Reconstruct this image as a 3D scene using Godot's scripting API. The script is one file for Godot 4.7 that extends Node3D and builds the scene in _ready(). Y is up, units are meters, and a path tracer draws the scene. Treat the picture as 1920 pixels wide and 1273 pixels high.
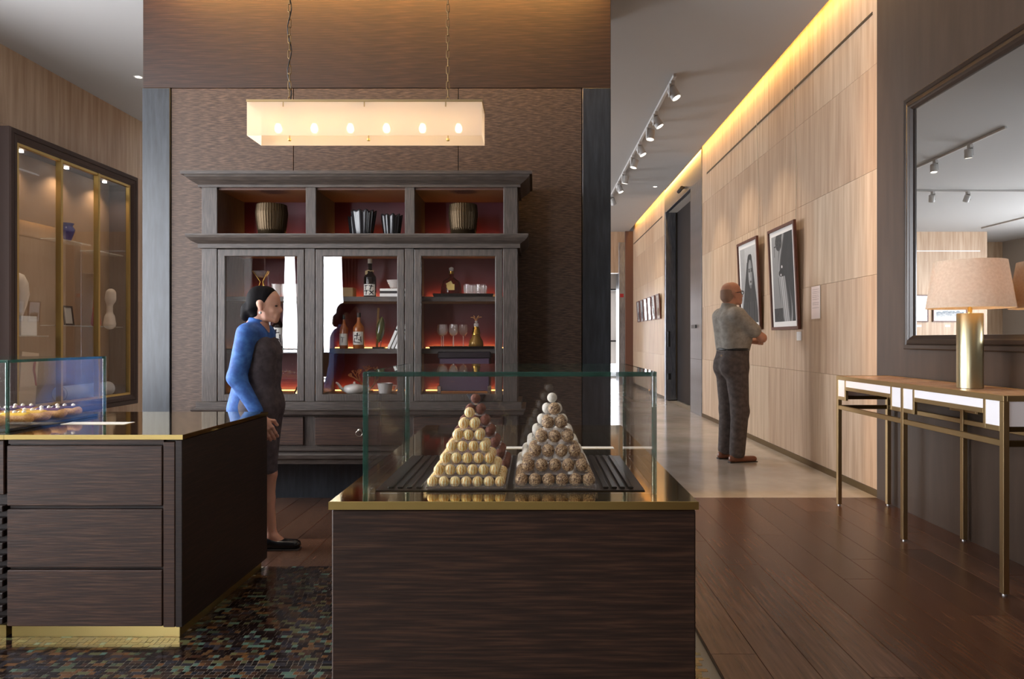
extends Node3D
# A chocolate shop with a tall display cabinet, counters and a gallery passage. Units are metres, the camera looks along -z.

var M := {}
var used := {}
var rng := RandomNumberGenerator.new()

# ---------------------------------------------------------------- nodes
func numbered(called: String) -> String:
	var n: int = used.get(called, 0)
	used[called] = n + 1
	return called if n == 0 else "%s_%03d" % [called, n]

func tag(o: Node, label: String, category := "", group := "", kind := "") -> Node:
	if label: o.set_meta("label", label)
	if category: o.set_meta("category", category)
	if group: o.set_meta("group", group)
	if kind: o.set_meta("kind", kind)
	return o

func thing(called: String, label: String, category: String, at := Vector3.ZERO, turn := 0.0, group := "") -> Node3D:
	var o := Node3D.new()
	o.name = numbered(called)
	add_child(o)
	o.position = at
	o.rotation.y = turn
	tag(o, label, category, group)
	return o

# a thing whose parts are given in room coordinates
func room_thing(called: String, label: String, category: String, base: Vector3, group := "") -> Node3D:
	var o := thing(called, label, category, base, 0.0, group)
	o.set_meta("in_room", true)
	return o

func mesh_node(called: String, mesh: Mesh, m: Material) -> MeshInstance3D:
	var o := MeshInstance3D.new()
	o.name = called
	o.mesh = mesh
	o.material_override = m
	return o

func part(parent: Node, called: String, st, m: Material, label := "") -> MeshInstance3D:
	var mesh: Mesh = st.commit() if st is SurfaceTool else st
	var o := mesh_node(called, mesh, m)
	parent.add_child(o, true)
	if parent.has_meta("in_room"):
		o.position = -parent.position
	if label: o.set_meta("label", label)
	return o

func single(called: String, st, m: Material, label: String, category: String, group := "", at := Vector3.ZERO, turn := 0.0) -> MeshInstance3D:
	var o := mesh_node(numbered(called), st.commit() if st is SurfaceTool else st, m)
	add_child(o)
	o.position = at
	o.rotation.y = turn
	tag(o, label, category, group)
	return o

func struct(called: String, st, m: Material, label := "") -> MeshInstance3D:
	var o := mesh_node(numbered(called), st.commit() if st is SurfaceTool else st, m)
	add_child(o)
	tag(o, label, "", "", "structure")
	return o

func copy_of(o: Node3D, label := "", at = null, turn = null) -> Node3D:
	var c: Node3D = o.duplicate()
	var base := String(o.name)
	if base.length() > 4 and base[base.length() - 4] == "_" and base.right(3).is_valid_int():
		base = base.left(base.length() - 4)
	c.name = numbered(base)
	add_child(c)
	if label: c.set_meta("label", label)
	if at != null: c.position = at
	if turn != null: c.rotation.y = turn
	return c

# ---------------------------------------------------------------- shapes
func new_st() -> SurfaceTool:
	var st := SurfaceTool.new()
	st.begin(Mesh.PRIMITIVE_TRIANGLES)
	return st

# a flat polygon (3 or 4 corners), turned to face away from `inside`
func face(st: SurfaceTool, p: Array, inside: Vector3) -> void:
	var n: Vector3 = (p[1] - p[0]).cross(p[2] - p[0])
	if n.length_squared() < 1e-16:
		n = (p[2] - p[0]).cross(p[p.size() - 1] - p[0])
	n = n.normalized()
	var mid := Vector3.ZERO
	for q in p: mid += q
	mid /= p.size()
	if n.dot(mid - inside) < 0.0:
		p.reverse()
		n = -n
	for k in range(1, p.size() - 1):
		for q in [p[0], p[k + 1], p[k]]:
			st.set_normal(n)
			st.add_vertex(q)

func flat4(st: SurfaceTool, a: Vector3, b: Vector3, c: Vector3, d: Vector3, uv := true) -> void:
	# counter-clockwise from outside, with texture coordinates 0..1
	var n := (b - a).cross(c - a).normalized()
	var P := [a, b, c, d]
	var U := [Vector2(0, 1), Vector2(1, 1), Vector2(1, 0), Vector2(0, 0)]
	for k in [0, 2, 1, 0, 3, 2]:
		st.set_normal(n)
		if uv: st.set_uv(U[k])
		st.add_vertex(P[k])

func box(st: SurfaceTool, c: Vector3, s: Vector3, bev := 0.0, t := Transform3D.IDENTITY) -> void:
	var h := s * 0.5
	var b: float = min(bev, min(h.x, min(h.y, h.z)) * 0.9)
	var cc := t * c
	if b <= 0.0:
		for ax in 3:
			for sg in [-1.0, 1.0]:
				var p := []
				for q in [[-1, -1], [1, -1], [1, 1], [-1, 1]]:
					var v := Vector3.ZERO
					v[ax] = sg * h[ax]
					v[(ax + 1) % 3] = q[0] * h[(ax + 1) % 3]
					v[(ax + 2) % 3] = q[1] * h[(ax + 2) % 3]
					p.append(t * (c + v))
				face(st, p, cc)
		return
	var pt := func(sx, sy, sz, ax):
		var v := Vector3(sx * (h.x - b), sy * (h.y - b), sz * (h.z - b))
		v[ax] = [sx, sy, sz][ax] * h[ax]
		return t * (c + v)
	for ax in 3:
		var a1 := (ax + 1) % 3
		var a2 := (ax + 2) % 3
		for sg in [-1, 1]:
			var p := []
			for q in [[-1, -1], [1, -1], [1, 1], [-1, 1]]:
				var s3 := [0, 0, 0]
				s3[ax] = sg
				s3[a1] = q[0]
				s3[a2] = q[1]
				p.append(pt.call(s3[0], s3[1], s3[2], ax))
			face(st, p, cc)
		for q in [[-1, -1], [1, -1], [1, 1], [-1, 1]]:
			var p := []
			for e in [[-1, a1], [1, a1], [1, a2], [-1, a2]]:
				var s3 := [0, 0, 0]
				s3[ax] = e[0]
				s3[a1] = q[0]
				s3[a2] = q[1]
				p.append(pt.call(s3[0], s3[1], s3[2], e[1]))
			face(st, p, cc)
	for sx in [-1, 1]:
		for sy in [-1, 1]:
			for sz in [-1, 1]:
				face(st, [pt.call(sx, sy, sz, 0), pt.call(sx, sy, sz, 1), pt.call(sx, sy, sz, 2)], cc)

# a box from its lower and upper corner
func bx(st: SurfaceTool, x0: float, x1: float, y0: float, y1: float, z0: float, z1: float, bev := 0.0) -> void:
	box(st, Vector3((x0 + x1) / 2, (y0 + y1) / 2, (z0 + z1) / 2), Vector3(abs(x1 - x0), abs(y1 - y0), abs(z1 - z0)), bev)

func boxed(x0: float, x1: float, y0: float, y1: float, z0: float, z1: float, bev := 0.0) -> SurfaceTool:
	var st := new_st()
	bx(st, x0, x1, y0, y1, z0, z1, bev)
	return st

# turned shape round the y axis; profile = [[r, y], ...] from the bottom up
func lathe(st: SurfaceTool, prof: Array, at := Vector3.ZERO, segs := 24, t := Transform3D.IDENTITY, sx := 1.0, sz := 1.0) -> void:
	for i in prof.size() - 1:
		var r0: float = prof[i][0]
		var y0: float = prof[i][1]
		var r1: float = prof[i + 1][0]
		var y1: float = prof[i + 1][1]
		if abs(r0 - r1) < 1e-7 and abs(y0 - y1) < 1e-7: continue
		var n0 := _slope(prof, i, i - 1)
		var n1 := _slope(prof, i, i + 1)
		for k in segs:
			var a0 := TAU * k / segs
			var a1 := TAU * (k + 1) / segs
			var V := []
			for e in [[r0, y0, a0, n0], [r0, y0, a1, n0], [r1, y1, a1, n1], [r1, y1, a0, n1]]:
				var ca := cos(e[2])
				var sa := sin(e[2])
				V.append([t * (at + Vector3(e[0] * ca * sx, e[1], e[0] * sa * sz)), (t.basis * Vector3(e[3].x * ca, e[3].y, e[3].x * sa)).normalized()])
			for q in ([0, 1, 2, 0, 2, 3]):
				st.set_normal(V[q][1])
				st.add_vertex(V[q][0])

func _slope(prof: Array, i: int, j: int) -> Vector2:
	var d := Vector2(prof[i + 1][0] - prof[i][0], prof[i + 1][1] - prof[i][1]).normalized()
	var n := Vector2(d.y, -d.x)
	if j >= 0 and j + 1 < prof.size():
		var e := Vector2(prof[j + 1][0] - prof[j][0], prof[j + 1][1] - prof[j][1])
		if e.length() > 1e-6:
			e = e.normalized()
			if e.dot(d) > 0.6:
				n = (n + Vector2(e.y, -e.x)).normalized()
	return n

func tube(st: SurfaceTool, path: Array, r, segs := 8, closed := false) -> void:
	var n := path.size()
	var up := Vector3.UP
	var rings := []
	for i in n:
		var a: Vector3 = path[(i - 1 + n) % n] if (closed or i > 0) else path[i]
		var b: Vector3 = path[(i + 1) % n] if (closed or i < n - 1) else path[i]
		var d := (b - a).normalized()
		var x := up.cross(d)
		if x.length() < 0.05: x = Vector3.RIGHT.cross(d)
		x = x.normalized()
		var y := d.cross(x)
		up = y if abs(y.y) > 0.2 or abs(d.y) > 0.9 else Vector3.UP
		var ring := []
		var rr: float = r[i] if r is Array else r
		for k in segs:
			var o := x * cos(TAU * k / segs) + y * sin(TAU * k / segs)
			ring.append([path[i] + o * rr, o])
		rings.append(ring)
	for i in (n if closed else n - 1):
		var A: Array = rings[i]
		var B: Array = rings[(i + 1) % n]
		for k in segs:
			var k1 := (k + 1) % segs
			for v in [A[k], B[k1], A[k1], A[k], B[k], B[k1]]:
				st.set_normal(v[1])
				st.add_vertex(v[0])
	if not closed:
		for e in [[0, 1], [n - 1, n - 2]]:
			var p := []
			for v in rings[e[0]]: p.append(v[0])
			face(st, p, path[e[1]])

# moulding that runs round the front and both ends of a carcass: prof = [[out, y], ...] upwards
func moulding(st: SurfaceTool, x0: float, x1: float, zf: float, zb: float, prof: Array) -> void:
	var rings := []
	for p in prof:
		var o: float = p[0]
		rings.append([Vector3(x0 - o, p[1], zb), Vector3(x0 - o, p[1], zf + o), Vector3(x1 + o, p[1], zf + o), Vector3(x1 + o, p[1], zb)])
	var mid := Vector3((x0 + x1) / 2, (prof[0][1] + prof[-1][1]) / 2, (zf + zb) / 2)
	for i in rings.size() - 1:
		for k in 3:
			var q := [rings[i][k], rings[i][k + 1], rings[i + 1][k + 1], rings[i + 1][k]]
			var nn: Vector3 = (q[1] - q[0]).cross(q[2] - q[0])
			var outw: Vector3 = [Vector3.LEFT, Vector3.BACK, Vector3.RIGHT][k]
			if abs(nn.normalized().dot(outw)) < 0.02: outw = Vector3(0, 1 if prof[i + 1][0] < prof[i][0] else -1, 0)
			face(st, q, (q[0] + q[2]) / 2 - outw)
	face(st, rings[0].duplicate(), mid)
	face(st, rings[-1].duplicate(), mid)

# picture-frame profile round a rectangle in the local xy plane, facing +z; prof = [[inset, z], ...] from the outer back edge inwards
func frame_ring(st: SurfaceTool, w: float, h: float, prof: Array, t := Transform3D.IDENTITY) -> void:
	var rings := []
	for p in prof:
		var x: float = w / 2 - p[0]
		var y: float = h / 2 - p[0]
		rings.append([Vector3(-x, -y, p[1]), Vector3(x, -y, p[1]), Vector3(x, y, p[1]), Vector3(-x, y, p[1])])
	for i in rings.size() - 1:
		var dz: float = prof[i + 1][1] - prof[i][1]
		var di: float = prof[i + 1][0] - prof[i][0]
		for k in 4:
			var k1 := (k + 1) % 4
			var out_dir: Vector3 = [Vector3.DOWN, Vector3.RIGHT, Vector3.UP, Vector3.LEFT][k]
			var nrm := (out_dir * dz + Vector3.BACK * di).normalized()
			var q := [t * rings[i][k], t * rings[i][k1], t * rings[i + 1][k1], t * rings[i + 1][k]]
			face(st, q, (q[0] + q[2]) / 2 - t.basis * nrm)

func sphere_mesh(r: float, segs := 16, rings := 10) -> SphereMesh:
	var s := SphereMesh.new()
	s.radius = r
	s.height = 2 * r
	s.radial_segments = segs
	s.rings = rings
	return s

# ---------------------------------------------------------------- bodies: smooth union of tapered capsules, meshed as surface nets
func body_mesh(bones: Array, cell: float, k: float, cuts := []) -> ArrayMesh:
	var lo := Vector3(1e9, 1e9, 1e9)
	var hi := -lo
	for b in bones:
		var r: float = max(b[2], b[3]) + k
		for p in [b[0], b[1]]:
			lo = lo.min(p - Vector3(r, r, r))
			hi = hi.max(p + Vector3(r, r, r))
	lo -= Vector3.ONE * cell * 3
	hi += Vector3.ONE * cell * 3
	var nx := int((hi.x - lo.x) / cell) + 2
	var ny := int((hi.y - lo.y) / cell) + 2
	var nz := int((hi.z - lo.z) / cell) + 2
	var f := PackedFloat32Array()
	f.resize(nx * ny * nz)
	f.fill(1.0)
	for b in bones:
		var a: Vector3 = b[0]
		var sc: Vector3 = b[4] if b.size() > 4 else Vector3.ONE
		var thin: float = min(sc.x, min(sc.y, sc.z))
		var ab: Vector3 = (b[1] - a) / sc
		var ll: float = max(ab.length_squared(), 1e-9)
		var ra: float = b[2]
		var dr: float = b[3] - ra
		var reach: float = max(b[2], b[3]) + k + cell * 2
		var big: float = max(1.0, max(sc.x, max(sc.y, sc.z)))
		var bl: Vector3 = a.min(b[1]) - Vector3.ONE * reach * big
		var bh: Vector3 = a.max(b[1]) + Vector3.ONE * reach * big
		var i0 := clampi(int((bl.x - lo.x) / cell), 0, nx - 1)
		var i1 := clampi(int((bh.x - lo.x) / cell) + 1, 0, nx - 1)
		var j0 := clampi(int((bl.y - lo.y) / cell), 0, ny - 1)
		var j1 := clampi(int((bh.y - lo.y) / cell) + 1, 0, ny - 1)
		var k0 := clampi(int((bl.z - lo.z) / cell), 0, nz - 1)
		var k1 := clampi(int((bh.z - lo.z) / cell) + 1, 0, nz - 1)
		var scaled: bool = b.size() > 4
		for i in range(i0, i1 + 1):
			for j in range(j0, j1 + 1):
				var at := (i * ny + j) * nz
				for kk in range(k0, k1 + 1):
					var p := Vector3(lo.x + i * cell, lo.y + j * cell, lo.z + kk * cell) - a
					if scaled: p = p / sc
					var t := clampf(p.dot(ab) / ll, 0.0, 1.0)
					var d := ((p - ab * t).length() - ra - dr * t) * thin
					var g := f[at + kk]
					var e := k - absf(g - d)
					f[at + kk] = minf(g, d) - (e * e * 0.25 / k if e > 0.0 else 0.0)
	for c in cuts:   # [point, normal]: keep what lies behind the plane
		for i in nx:
			for j in ny:
				var at := (i * ny + j) * nz
				for kk in nz:
					var d: float = (Vector3(lo.x + i * cell, lo.y + j * cell, lo.z + kk * cell) - c[0]).dot(c[1])
					if d > f[at + kk]: f[at + kk] = d
	var ids := PackedInt32Array()
	ids.resize(nx * ny * nz)
	ids.fill(-1)
	var V := PackedVector3Array()
	var N := PackedVector3Array()
	var off := [0, nz * ny, nz, nz * ny + nz, 1, nz * ny + 1, nz + 1, nz * ny + nz + 1]
	var edges := [[0, 1], [2, 3], [4, 5], [6, 7], [0, 2], [1, 3], [4, 6], [5, 7], [0, 4], [1, 5], [2, 6], [3, 7]]
	var far := cell * 3.0
	for i in nx - 1:
		for j in ny - 1:
			var row := (i * ny + j) * nz
			for kk in nz - 1:
				var at := row + kk
				var f0 := f[at]
				if f0 > far or f0 < -far: continue
				var neg := 0
				for o in off:
					if f[at + o] < 0.0: neg += 1
				if neg == 0 or neg == 8: continue
				var sum := Vector3.ZERO
				var cnt := 0
				for e in edges:
					var fa := f[at + off[e[0]]]
					var fb := f[at + off[e[1]]]
					if (fa < 0.0) == (fb < 0.0): continue
					var w := fa / (fa - fb)
					var pa := Vector3(e[0] & 1, (e[0] >> 1) & 1, e[0] >> 2)
					var pb := Vector3(e[1] & 1, (e[1] >> 1) & 1, e[1] >> 2)
					sum += pa.lerp(pb, w)
					cnt += 1
				ids[at] = V.size()
				V.append(lo + (Vector3(i, j, kk) + sum / cnt) * cell)
				var g := Vector3.ZERO
				g.x = f[at + off[1]] + f[at + off[3]] + f[at + off[5]] + f[at + off[7]] - f[at] - f[at + off[2]] - f[at + off[4]] - f[at + off[6]]
				g.y = f[at + off[2]] + f[at + off[3]] + f[at + off[6]] + f[at + off[7]] - f[at] - f[at + off[1]] - f[at + off[4]] - f[at + off[5]]
				g.z = f[at + off[4]] + f[at + off[5]] + f[at + off[6]] + f[at + off[7]] - f[at] - f[at + off[1]] - f[at + off[2]] - f[at + off[3]]
				N.append(g.normalized())
	var I := PackedInt32Array()
	var sx := nz * ny
	for i in range(1, nx - 1):
		for j in range(1, ny - 1):
			var row := (i * ny + j) * nz
			for kk in range(1, nz - 1):
				var at := row + kk
				if ids[at] < 0: continue
				var s0 := f[at] < 0.0
				for ax in 3:
					var o: int = [sx, nz, 1][ax]
					if (f[at + o] < 0.0) == s0: continue
					var u: int = [nz, 1, sx][ax]
					var v: int = [1, sx, nz][ax]
					var q := [ids[at], ids[at - u], ids[at - u - v], ids[at - v]]
					if q.min() < 0: continue
					if s0: q.reverse()
					I.append_array([q[0], q[1], q[2], q[0], q[2], q[3]])
	var arr := []
	arr.resize(Mesh.ARRAY_MAX)
	arr[Mesh.ARRAY_VERTEX] = V
	arr[Mesh.ARRAY_NORMAL] = N
	arr[Mesh.ARRAY_INDEX] = I
	var m := ArrayMesh.new()
	m.add_surface_from_arrays(Mesh.PRIMITIVE_TRIANGLES, arr)
	return m

# ---------------------------------------------------------------- materials
func col(r: int, g: int, b: int) -> Color:
	return Color(r / 255.0, g / 255.0, b / 255.0)

func plain(c: Color, rough := 0.5, metal := 0.0) -> StandardMaterial3D:
	var m := StandardMaterial3D.new()
	m.albedo_color = c
	m.roughness = rough
	m.metallic = metal
	return m

func noise_map(sd: int, freq: float, stops: Array, oct := 5, size := 512, warp := 0.0, kind := FastNoiseLite.TYPE_SIMPLEX_SMOOTH) -> NoiseTexture2D:
	var n := FastNoiseLite.new()
	n.seed = sd
	n.noise_type = kind
	n.frequency = freq
	n.fractal_octaves = oct
	n.fractal_gain = 0.55
	if warp > 0:
		n.domain_warp_enabled = true
		n.domain_warp_amplitude = warp
		n.domain_warp_frequency = freq * 0.6
	var t := NoiseTexture2D.new()
	t.noise = n
	t.width = size
	t.height = size
	t.seamless = true
	if stops.size():
		var g := Gradient.new()
		var offs := PackedFloat32Array()
		var cols := PackedColorArray()
		for s in stops:
			offs.append(s[0])
			cols.append(s[1])
		g.offsets = offs
		g.colors = cols
		t.color_ramp = g
	return t

# surface with a grain: stretched noise laid over the room's axes
func grained(tex: Texture2D, scale: Vector3, rough: float, tint := Color.WHITE, bump: Texture2D = null, depth := 0.03, offset := Vector3.ZERO, metal := 0.0) -> StandardMaterial3D:
	var m := plain(tint, rough, metal)
	m.albedo_texture = tex
	m.uv1_triplanar = true
	m.uv1_world_triplanar = true
	m.uv1_triplanar_sharpness = 8.0
	m.uv1_scale = scale
	m.uv1_offset = offset
	if bump:
		m.heightmap_enabled = true
		m.heightmap_texture = bump
		m.heightmap_scale = depth
	return m

func glow(c: Color, energy: float) -> StandardMaterial3D:
	var m := plain(c, 0.6)
	m.emission_enabled = true
	m.emission = c
	m.emission_energy_multiplier = energy
	return m

func clear_pane(c: Color, alpha: float) -> StandardMaterial3D:
	var m := plain(Color(c.r, c.g, c.b, alpha), 0.0)
	m.transparency = BaseMaterial3D.TRANSPARENCY_ALPHA
	return m

func solid_glass(c: Color, alpha := 0.0) -> StandardMaterial3D:
	var m := plain(Color(c.r, c.g, c.b, alpha), 0.02)
	m.refraction_enabled = true
	m.refraction_scale = 0.05
	return m

func printed(im: Image, rough := 0.6) -> StandardMaterial3D:
	var m := plain(Color.WHITE, rough)
	m.albedo_texture = ImageTexture.create_from_image(im)
	m.texture_repeat = false
	return m

func make_materials() -> void:
	var grain := noise_map(3, 0.012, [[0.0, col(40, 26, 20)], [0.42, col(62, 43, 34)], [0.58, col(74, 52, 41)], [1.0, col(108, 80, 63)]], 6, 1024)
	var pores := noise_map(5, 0.02, [], 5, 1024)
	M.counter_wood = grained(grain, Vector3(0.3, 7.0, 0.3), 0.5, col(238, 226, 214), pores, 0.04)
	M.counter_side = grained(grain, Vector3(0.3, 9.0, 0.3), 0.5, col(150, 142, 140), pores, 0.03)
	var ebon := noise_map(9, 0.012, [[0.0, col(52, 45, 41)], [0.45, col(69, 61, 56)], [0.6, col(77, 68, 62)], [1.0, col(100, 90, 83)]], 6, 1024)
	M.cabinet_wood = grained(ebon, Vector3(9.0, 0.5, 9.0), 0.4, Color.WHITE, pores, 0.04)
	M.cabinet_rail = grained(ebon, Vector3(0.5, 9.0, 9.0), 0.4, Color.WHITE, pores, 0.04)
	var cloth := noise_map(12, 0.02, [[0.0, col(36, 24, 17)], [0.43, col(62, 46, 35)], [0.57, col(76, 58, 46)], [1.0, col(112, 90, 75)]], 5, 1024)
	M.wall_panel = grained(cloth, Vector3(0.5, 6.0, 0.5), 0.65, Color.WHITE, pores, 0.06)
	M.header_wood = grained(grain, Vector3(0.25, 8.0, 0.25), 0.5, col(176, 156, 138), pores, 0.02)
	var lacq := noise_map(17, 0.01, [[0.0, col(38, 41, 45)], [0.5, col(47, 51, 56)], [1.0, col(60, 64, 70)]], 5, 512)
	M.pilaster = grained(lacq, Vector3(4.0, 0.5, 4.0), 0.34)
	var dusk := noise_map(18, 0.012, [[0.0, col(54, 41, 31)], [0.5, col(61, 47, 37)], [1.0, col(69, 55, 44)]], 5, 512)
	M.dark_wall = grained(dusk, Vector3(1.2, 0.15, 1.2), 0.5)
	M.brass_top = plain(col(216, 188, 116), 0.06, 1.0)
	M.brass = plain(col(220, 194, 124), 0.3, 1.0)
	M.bronze = plain(col(172, 148, 108), 0.45, 1.0)
	M.bronze_dark = plain(col(96, 78, 52), 0.45, 1.0)
	M.satin_brass = plain(col(198, 188, 152), 0.32, 1.0)
	M.gold = plain(col(212, 168, 84), 0.18, 1.0)
	var steelt := noise_map(23, 0.015, [[0.0, col(118, 122, 130)], [0.5, col(148, 152, 160)], [1.0, col(178, 182, 190)]], 4, 512)
	M.steel = grained(steelt, Vector3(8.0, 0.4, 8.0), 0.32, Color.WHITE, null, 0.0, Vector3.ZERO, 1.0)
	var trav := noise_map(31, 0.012, [[0.0, col(174, 149, 124)], [0.35, col(191, 167, 142)], [0.5, col(198, 175, 151)], [0.65, col(204, 183, 159)], [1.0, col(216, 197, 176)]], 6, 1024, 6.0)
	M.stone = []
	for k in 4:
		M.stone.append(grained(trav, Vector3(0.85, 0.05, 0.85), 0.42, [col(246, 240, 234), col(236, 226, 218), col(250, 247, 242), col(241, 234, 227)][k], null, 0.0, Vector3(0.37 * k, 0.21 * k, 0.13 * k)))
	var plank_t := noise_map(41, 0.008, [[0.0, col(76, 52, 40)], [0.35, col(92, 66, 52)], [0.55, col(98, 71, 56)], [0.75, col(104, 76, 61)], [1.0, col(120, 90, 73)]], 4, 1024, 20.0)
	M.plank = []
	for k in 6:
		M.plank.append(grained(plank_t, Vector3(4.5, 1.0, 0.3), 0.27, [col(250, 248, 246), col(228, 226, 224), col(242, 236, 232), col(214, 210, 208), col(238, 238, 238), col(224, 216, 212)][k], null, 0.0, Vector3(0.31 * k, 0.0, 0.43 * k)))
	var marb := noise_map(51, 0.006, [[0.0, col(164, 159, 153)], [0.5, col(182, 177, 171)], [1.0, col(198, 193, 188)]], 5, 512, 20.0)
	M.marble = grained(marb, Vector3(0.5, 0.5, 0.5), 0.14)
	M.ceiling = plain(col(178, 177, 176), 0.9)
	M.plaster = plain(col(176, 170, 164), 0.9)
	M.white = plain(col(232, 230, 228), 0.5)
	M.white_panel = plain(col(238, 236, 240), 0.35)
	M.paper = plain(col(240, 236, 226), 0.7)
	M.black = plain(col(22, 21, 22), 0.35)
	M.black_gloss = plain(col(12, 12, 12), 0.3)
	M.tray = plain(col(30, 25, 23), 0.3)
	M.burgundy = plain(col(88, 25, 38), 0.45)
	M.cabinet_inside = plain(col(86, 54, 40), 0.5)
	M.glass = clear_pane(col(60, 80, 74), 0.004)
	M.door_glass = clear_pane(col(60, 66, 66), 0.004)
	M.glass_edge = clear_pane(col(34, 92, 80), 0.5)
	M.acrylic = clear_pane(col(245, 245, 248), 0.08)
	M.crystal = clear_pane(col(250, 250, 250), 0.07)
	M.led = glow(col(255, 176, 96), 5.0)
	M.cove = glow(col(255, 196, 104), 4.0)
	M.lens = glow(col(255, 244, 226), 9.0)
	M.bulb = glow(col(255, 232, 186), 9.0)
	M.track_grey = plain(col(196, 195, 193), 0.5)
	M.dark_metal = plain(col(52, 50, 50), 0.4, 0.6)
	M.mahogany = grained(noise_map(61, 0.02, [[0.0, col(66, 34, 26)], [1.0, col(112, 62, 46)]], 4, 256), Vector3(8, 1.5, 8), 0.35)
	M.mirror = plain(col(222, 224, 224), 0.005, 1.0)
	M.mirror_frame = grained(dusk, Vector3(3, 3, 3), 0.3, col(170, 158, 152))
	M.grout = plain(col(150, 142, 130), 0.8)
	M.pastry = grained(noise_map(66, 0.03, [[0.0, col(176, 118, 58)], [1.0, col(222, 176, 108)]], 4, 256), Vector3(10, 10, 10), 0.6)
	M.inlay = grained(trav, Vector3(3, 1, 0.5), 0.25, col(250, 232, 218))
	M.inlay_b = grained(trav, Vector3(0.5, 1, 3), 0.25, col(236, 212, 196))
	M.brass_dull = plain(col(150, 126, 90), 0.4, 1.0)

# ---------------------------------------------------------------- the scene
func area_light(called: String, at: Vector3, rot: Vector3, size: Vector2, c: Color, radiance: float) -> void:
	var l := AreaLight3D.new()
	l.name = numbered(called)
	add_child(l)
	l.position = at
	l.rotation_degrees = rot
	l.area_size = size
	l.area_normalize_energy = true
	l.light_color = c
	l.light_energy = radiance * size.x * size.y / PI
	l.shadow_enabled = true
	l.area_range = 40.0

func spot(called: String, at: Vector3, to: Vector3, c: Color, energy: float, angle: float, soft := 0.03) -> void:
	var l := SpotLight3D.new()
	l.name = numbered(called)
	add_child(l)
	l.look_at_from_position(at, to, Vector3.RIGHT if abs((to - at).normalized().y) > 0.98 else Vector3.UP)
	l.light_color = c
	l.light_energy = energy
	l.spot_angle = angle
	l.spot_angle_attenuation = 0.8
	l.spot_range = 30.0
	l.spot_attenuation = 2.0
	l.light_size = soft
	l.shadow_enabled = true

const DAY := 9.0        # brightness of the overcast sky in the windows
const H := 4.25         # ceiling
const XR := 2.72        # stone wall on the right
const XL := -5.42       # wall on the left

func _ready() -> void:
	rng.seed = 20
	# camera: level, shifted a little sideways
	var cam := Camera3D.new()
	cam.name = "camera"
	add_child(cam)
	cam.position = Vector3(0, 1.25, 0)
	cam.projection = Camera3D.PROJECTION_FRUSTUM
	cam.near = 0.05
	cam.far = 100.0
	cam.size = 0.05 * 1273.0 / 1280.0
	cam.frustum_offset = Vector2(-0.05 * 43.0 / 1280.0, 0)
	cam.current = true
	# sky: an even overcast
	var env := Environment.new()
	env.background_mode = Environment.BG_COLOR
	env.background_color = col(244, 248, 255)
	env.background_energy_multiplier = DAY
	env.ambient_light_source = Environment.AMBIENT_SOURCE_DISABLED
	env.tonemap_mode = Environment.TONE_MAPPER_LINEAR
	env.tonemap_exposure = 1.12
	env.sdfgi_enabled = true
	env.ssao_enabled = true
	env.ssil_enabled = true
	var we := WorldEnvironment.new()
	we.name = "environment"
	we.environment = env
	add_child(we)
	# daylight in the window openings
	var sky_c := col(247, 249, 255)
	for k in 3:
		area_light("window_daylight", Vector3(XL - 0.10, 2.05, -1.25 - 1.8 * k), Vector3(0, -90, 0), Vector2(1.58, 3.2), sky_c, DAY)
	area_light("window_daylight", Vector3(-4.3, 2.4, 3.12), Vector3(0, 0, 0), Vector2(1.6, 2.8), sky_c, DAY)
	area_light("window_daylight", Vector3(-9.1, 2.1, -14.2), Vector3(0, -90, 0), Vector2(5.0, 3.0), sky_c, DAY)  # unseen gallery window, added to brighten the gallery
	area_light("window_daylight", Vector3(2.2, 1.5, -22.6), Vector3(0, 180, 0), Vector2(1.6, 2.8), sky_c, DAY)
	# cove lights in the ceiling slots
	var warm := col(255, 192, 104)
	area_light("cove_light", Vector3(2.632, H + 0.152, -8.0), Vector3(-90, 0, 0), Vector2(0.04, 21.0), warm, 32.0)
	area_light("cove_light", Vector3(-1.285, H + 0.152, -5.462), Vector3(-90, 0, 0), Vector2(3.7, 0.04), warm, 430.0)

	make_materials()
	build_shell()
	build_floor()
	build_centre_wall()
	build_cabinet()
	fill_cabinet()
	build_counters()
	build_truffles()
	build_console()
	build_gallery()
	build_vitrine()
	build_people()
	for c in get_children():
		if c.has_meta("in_room"): c.remove_meta("in_room")

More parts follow.
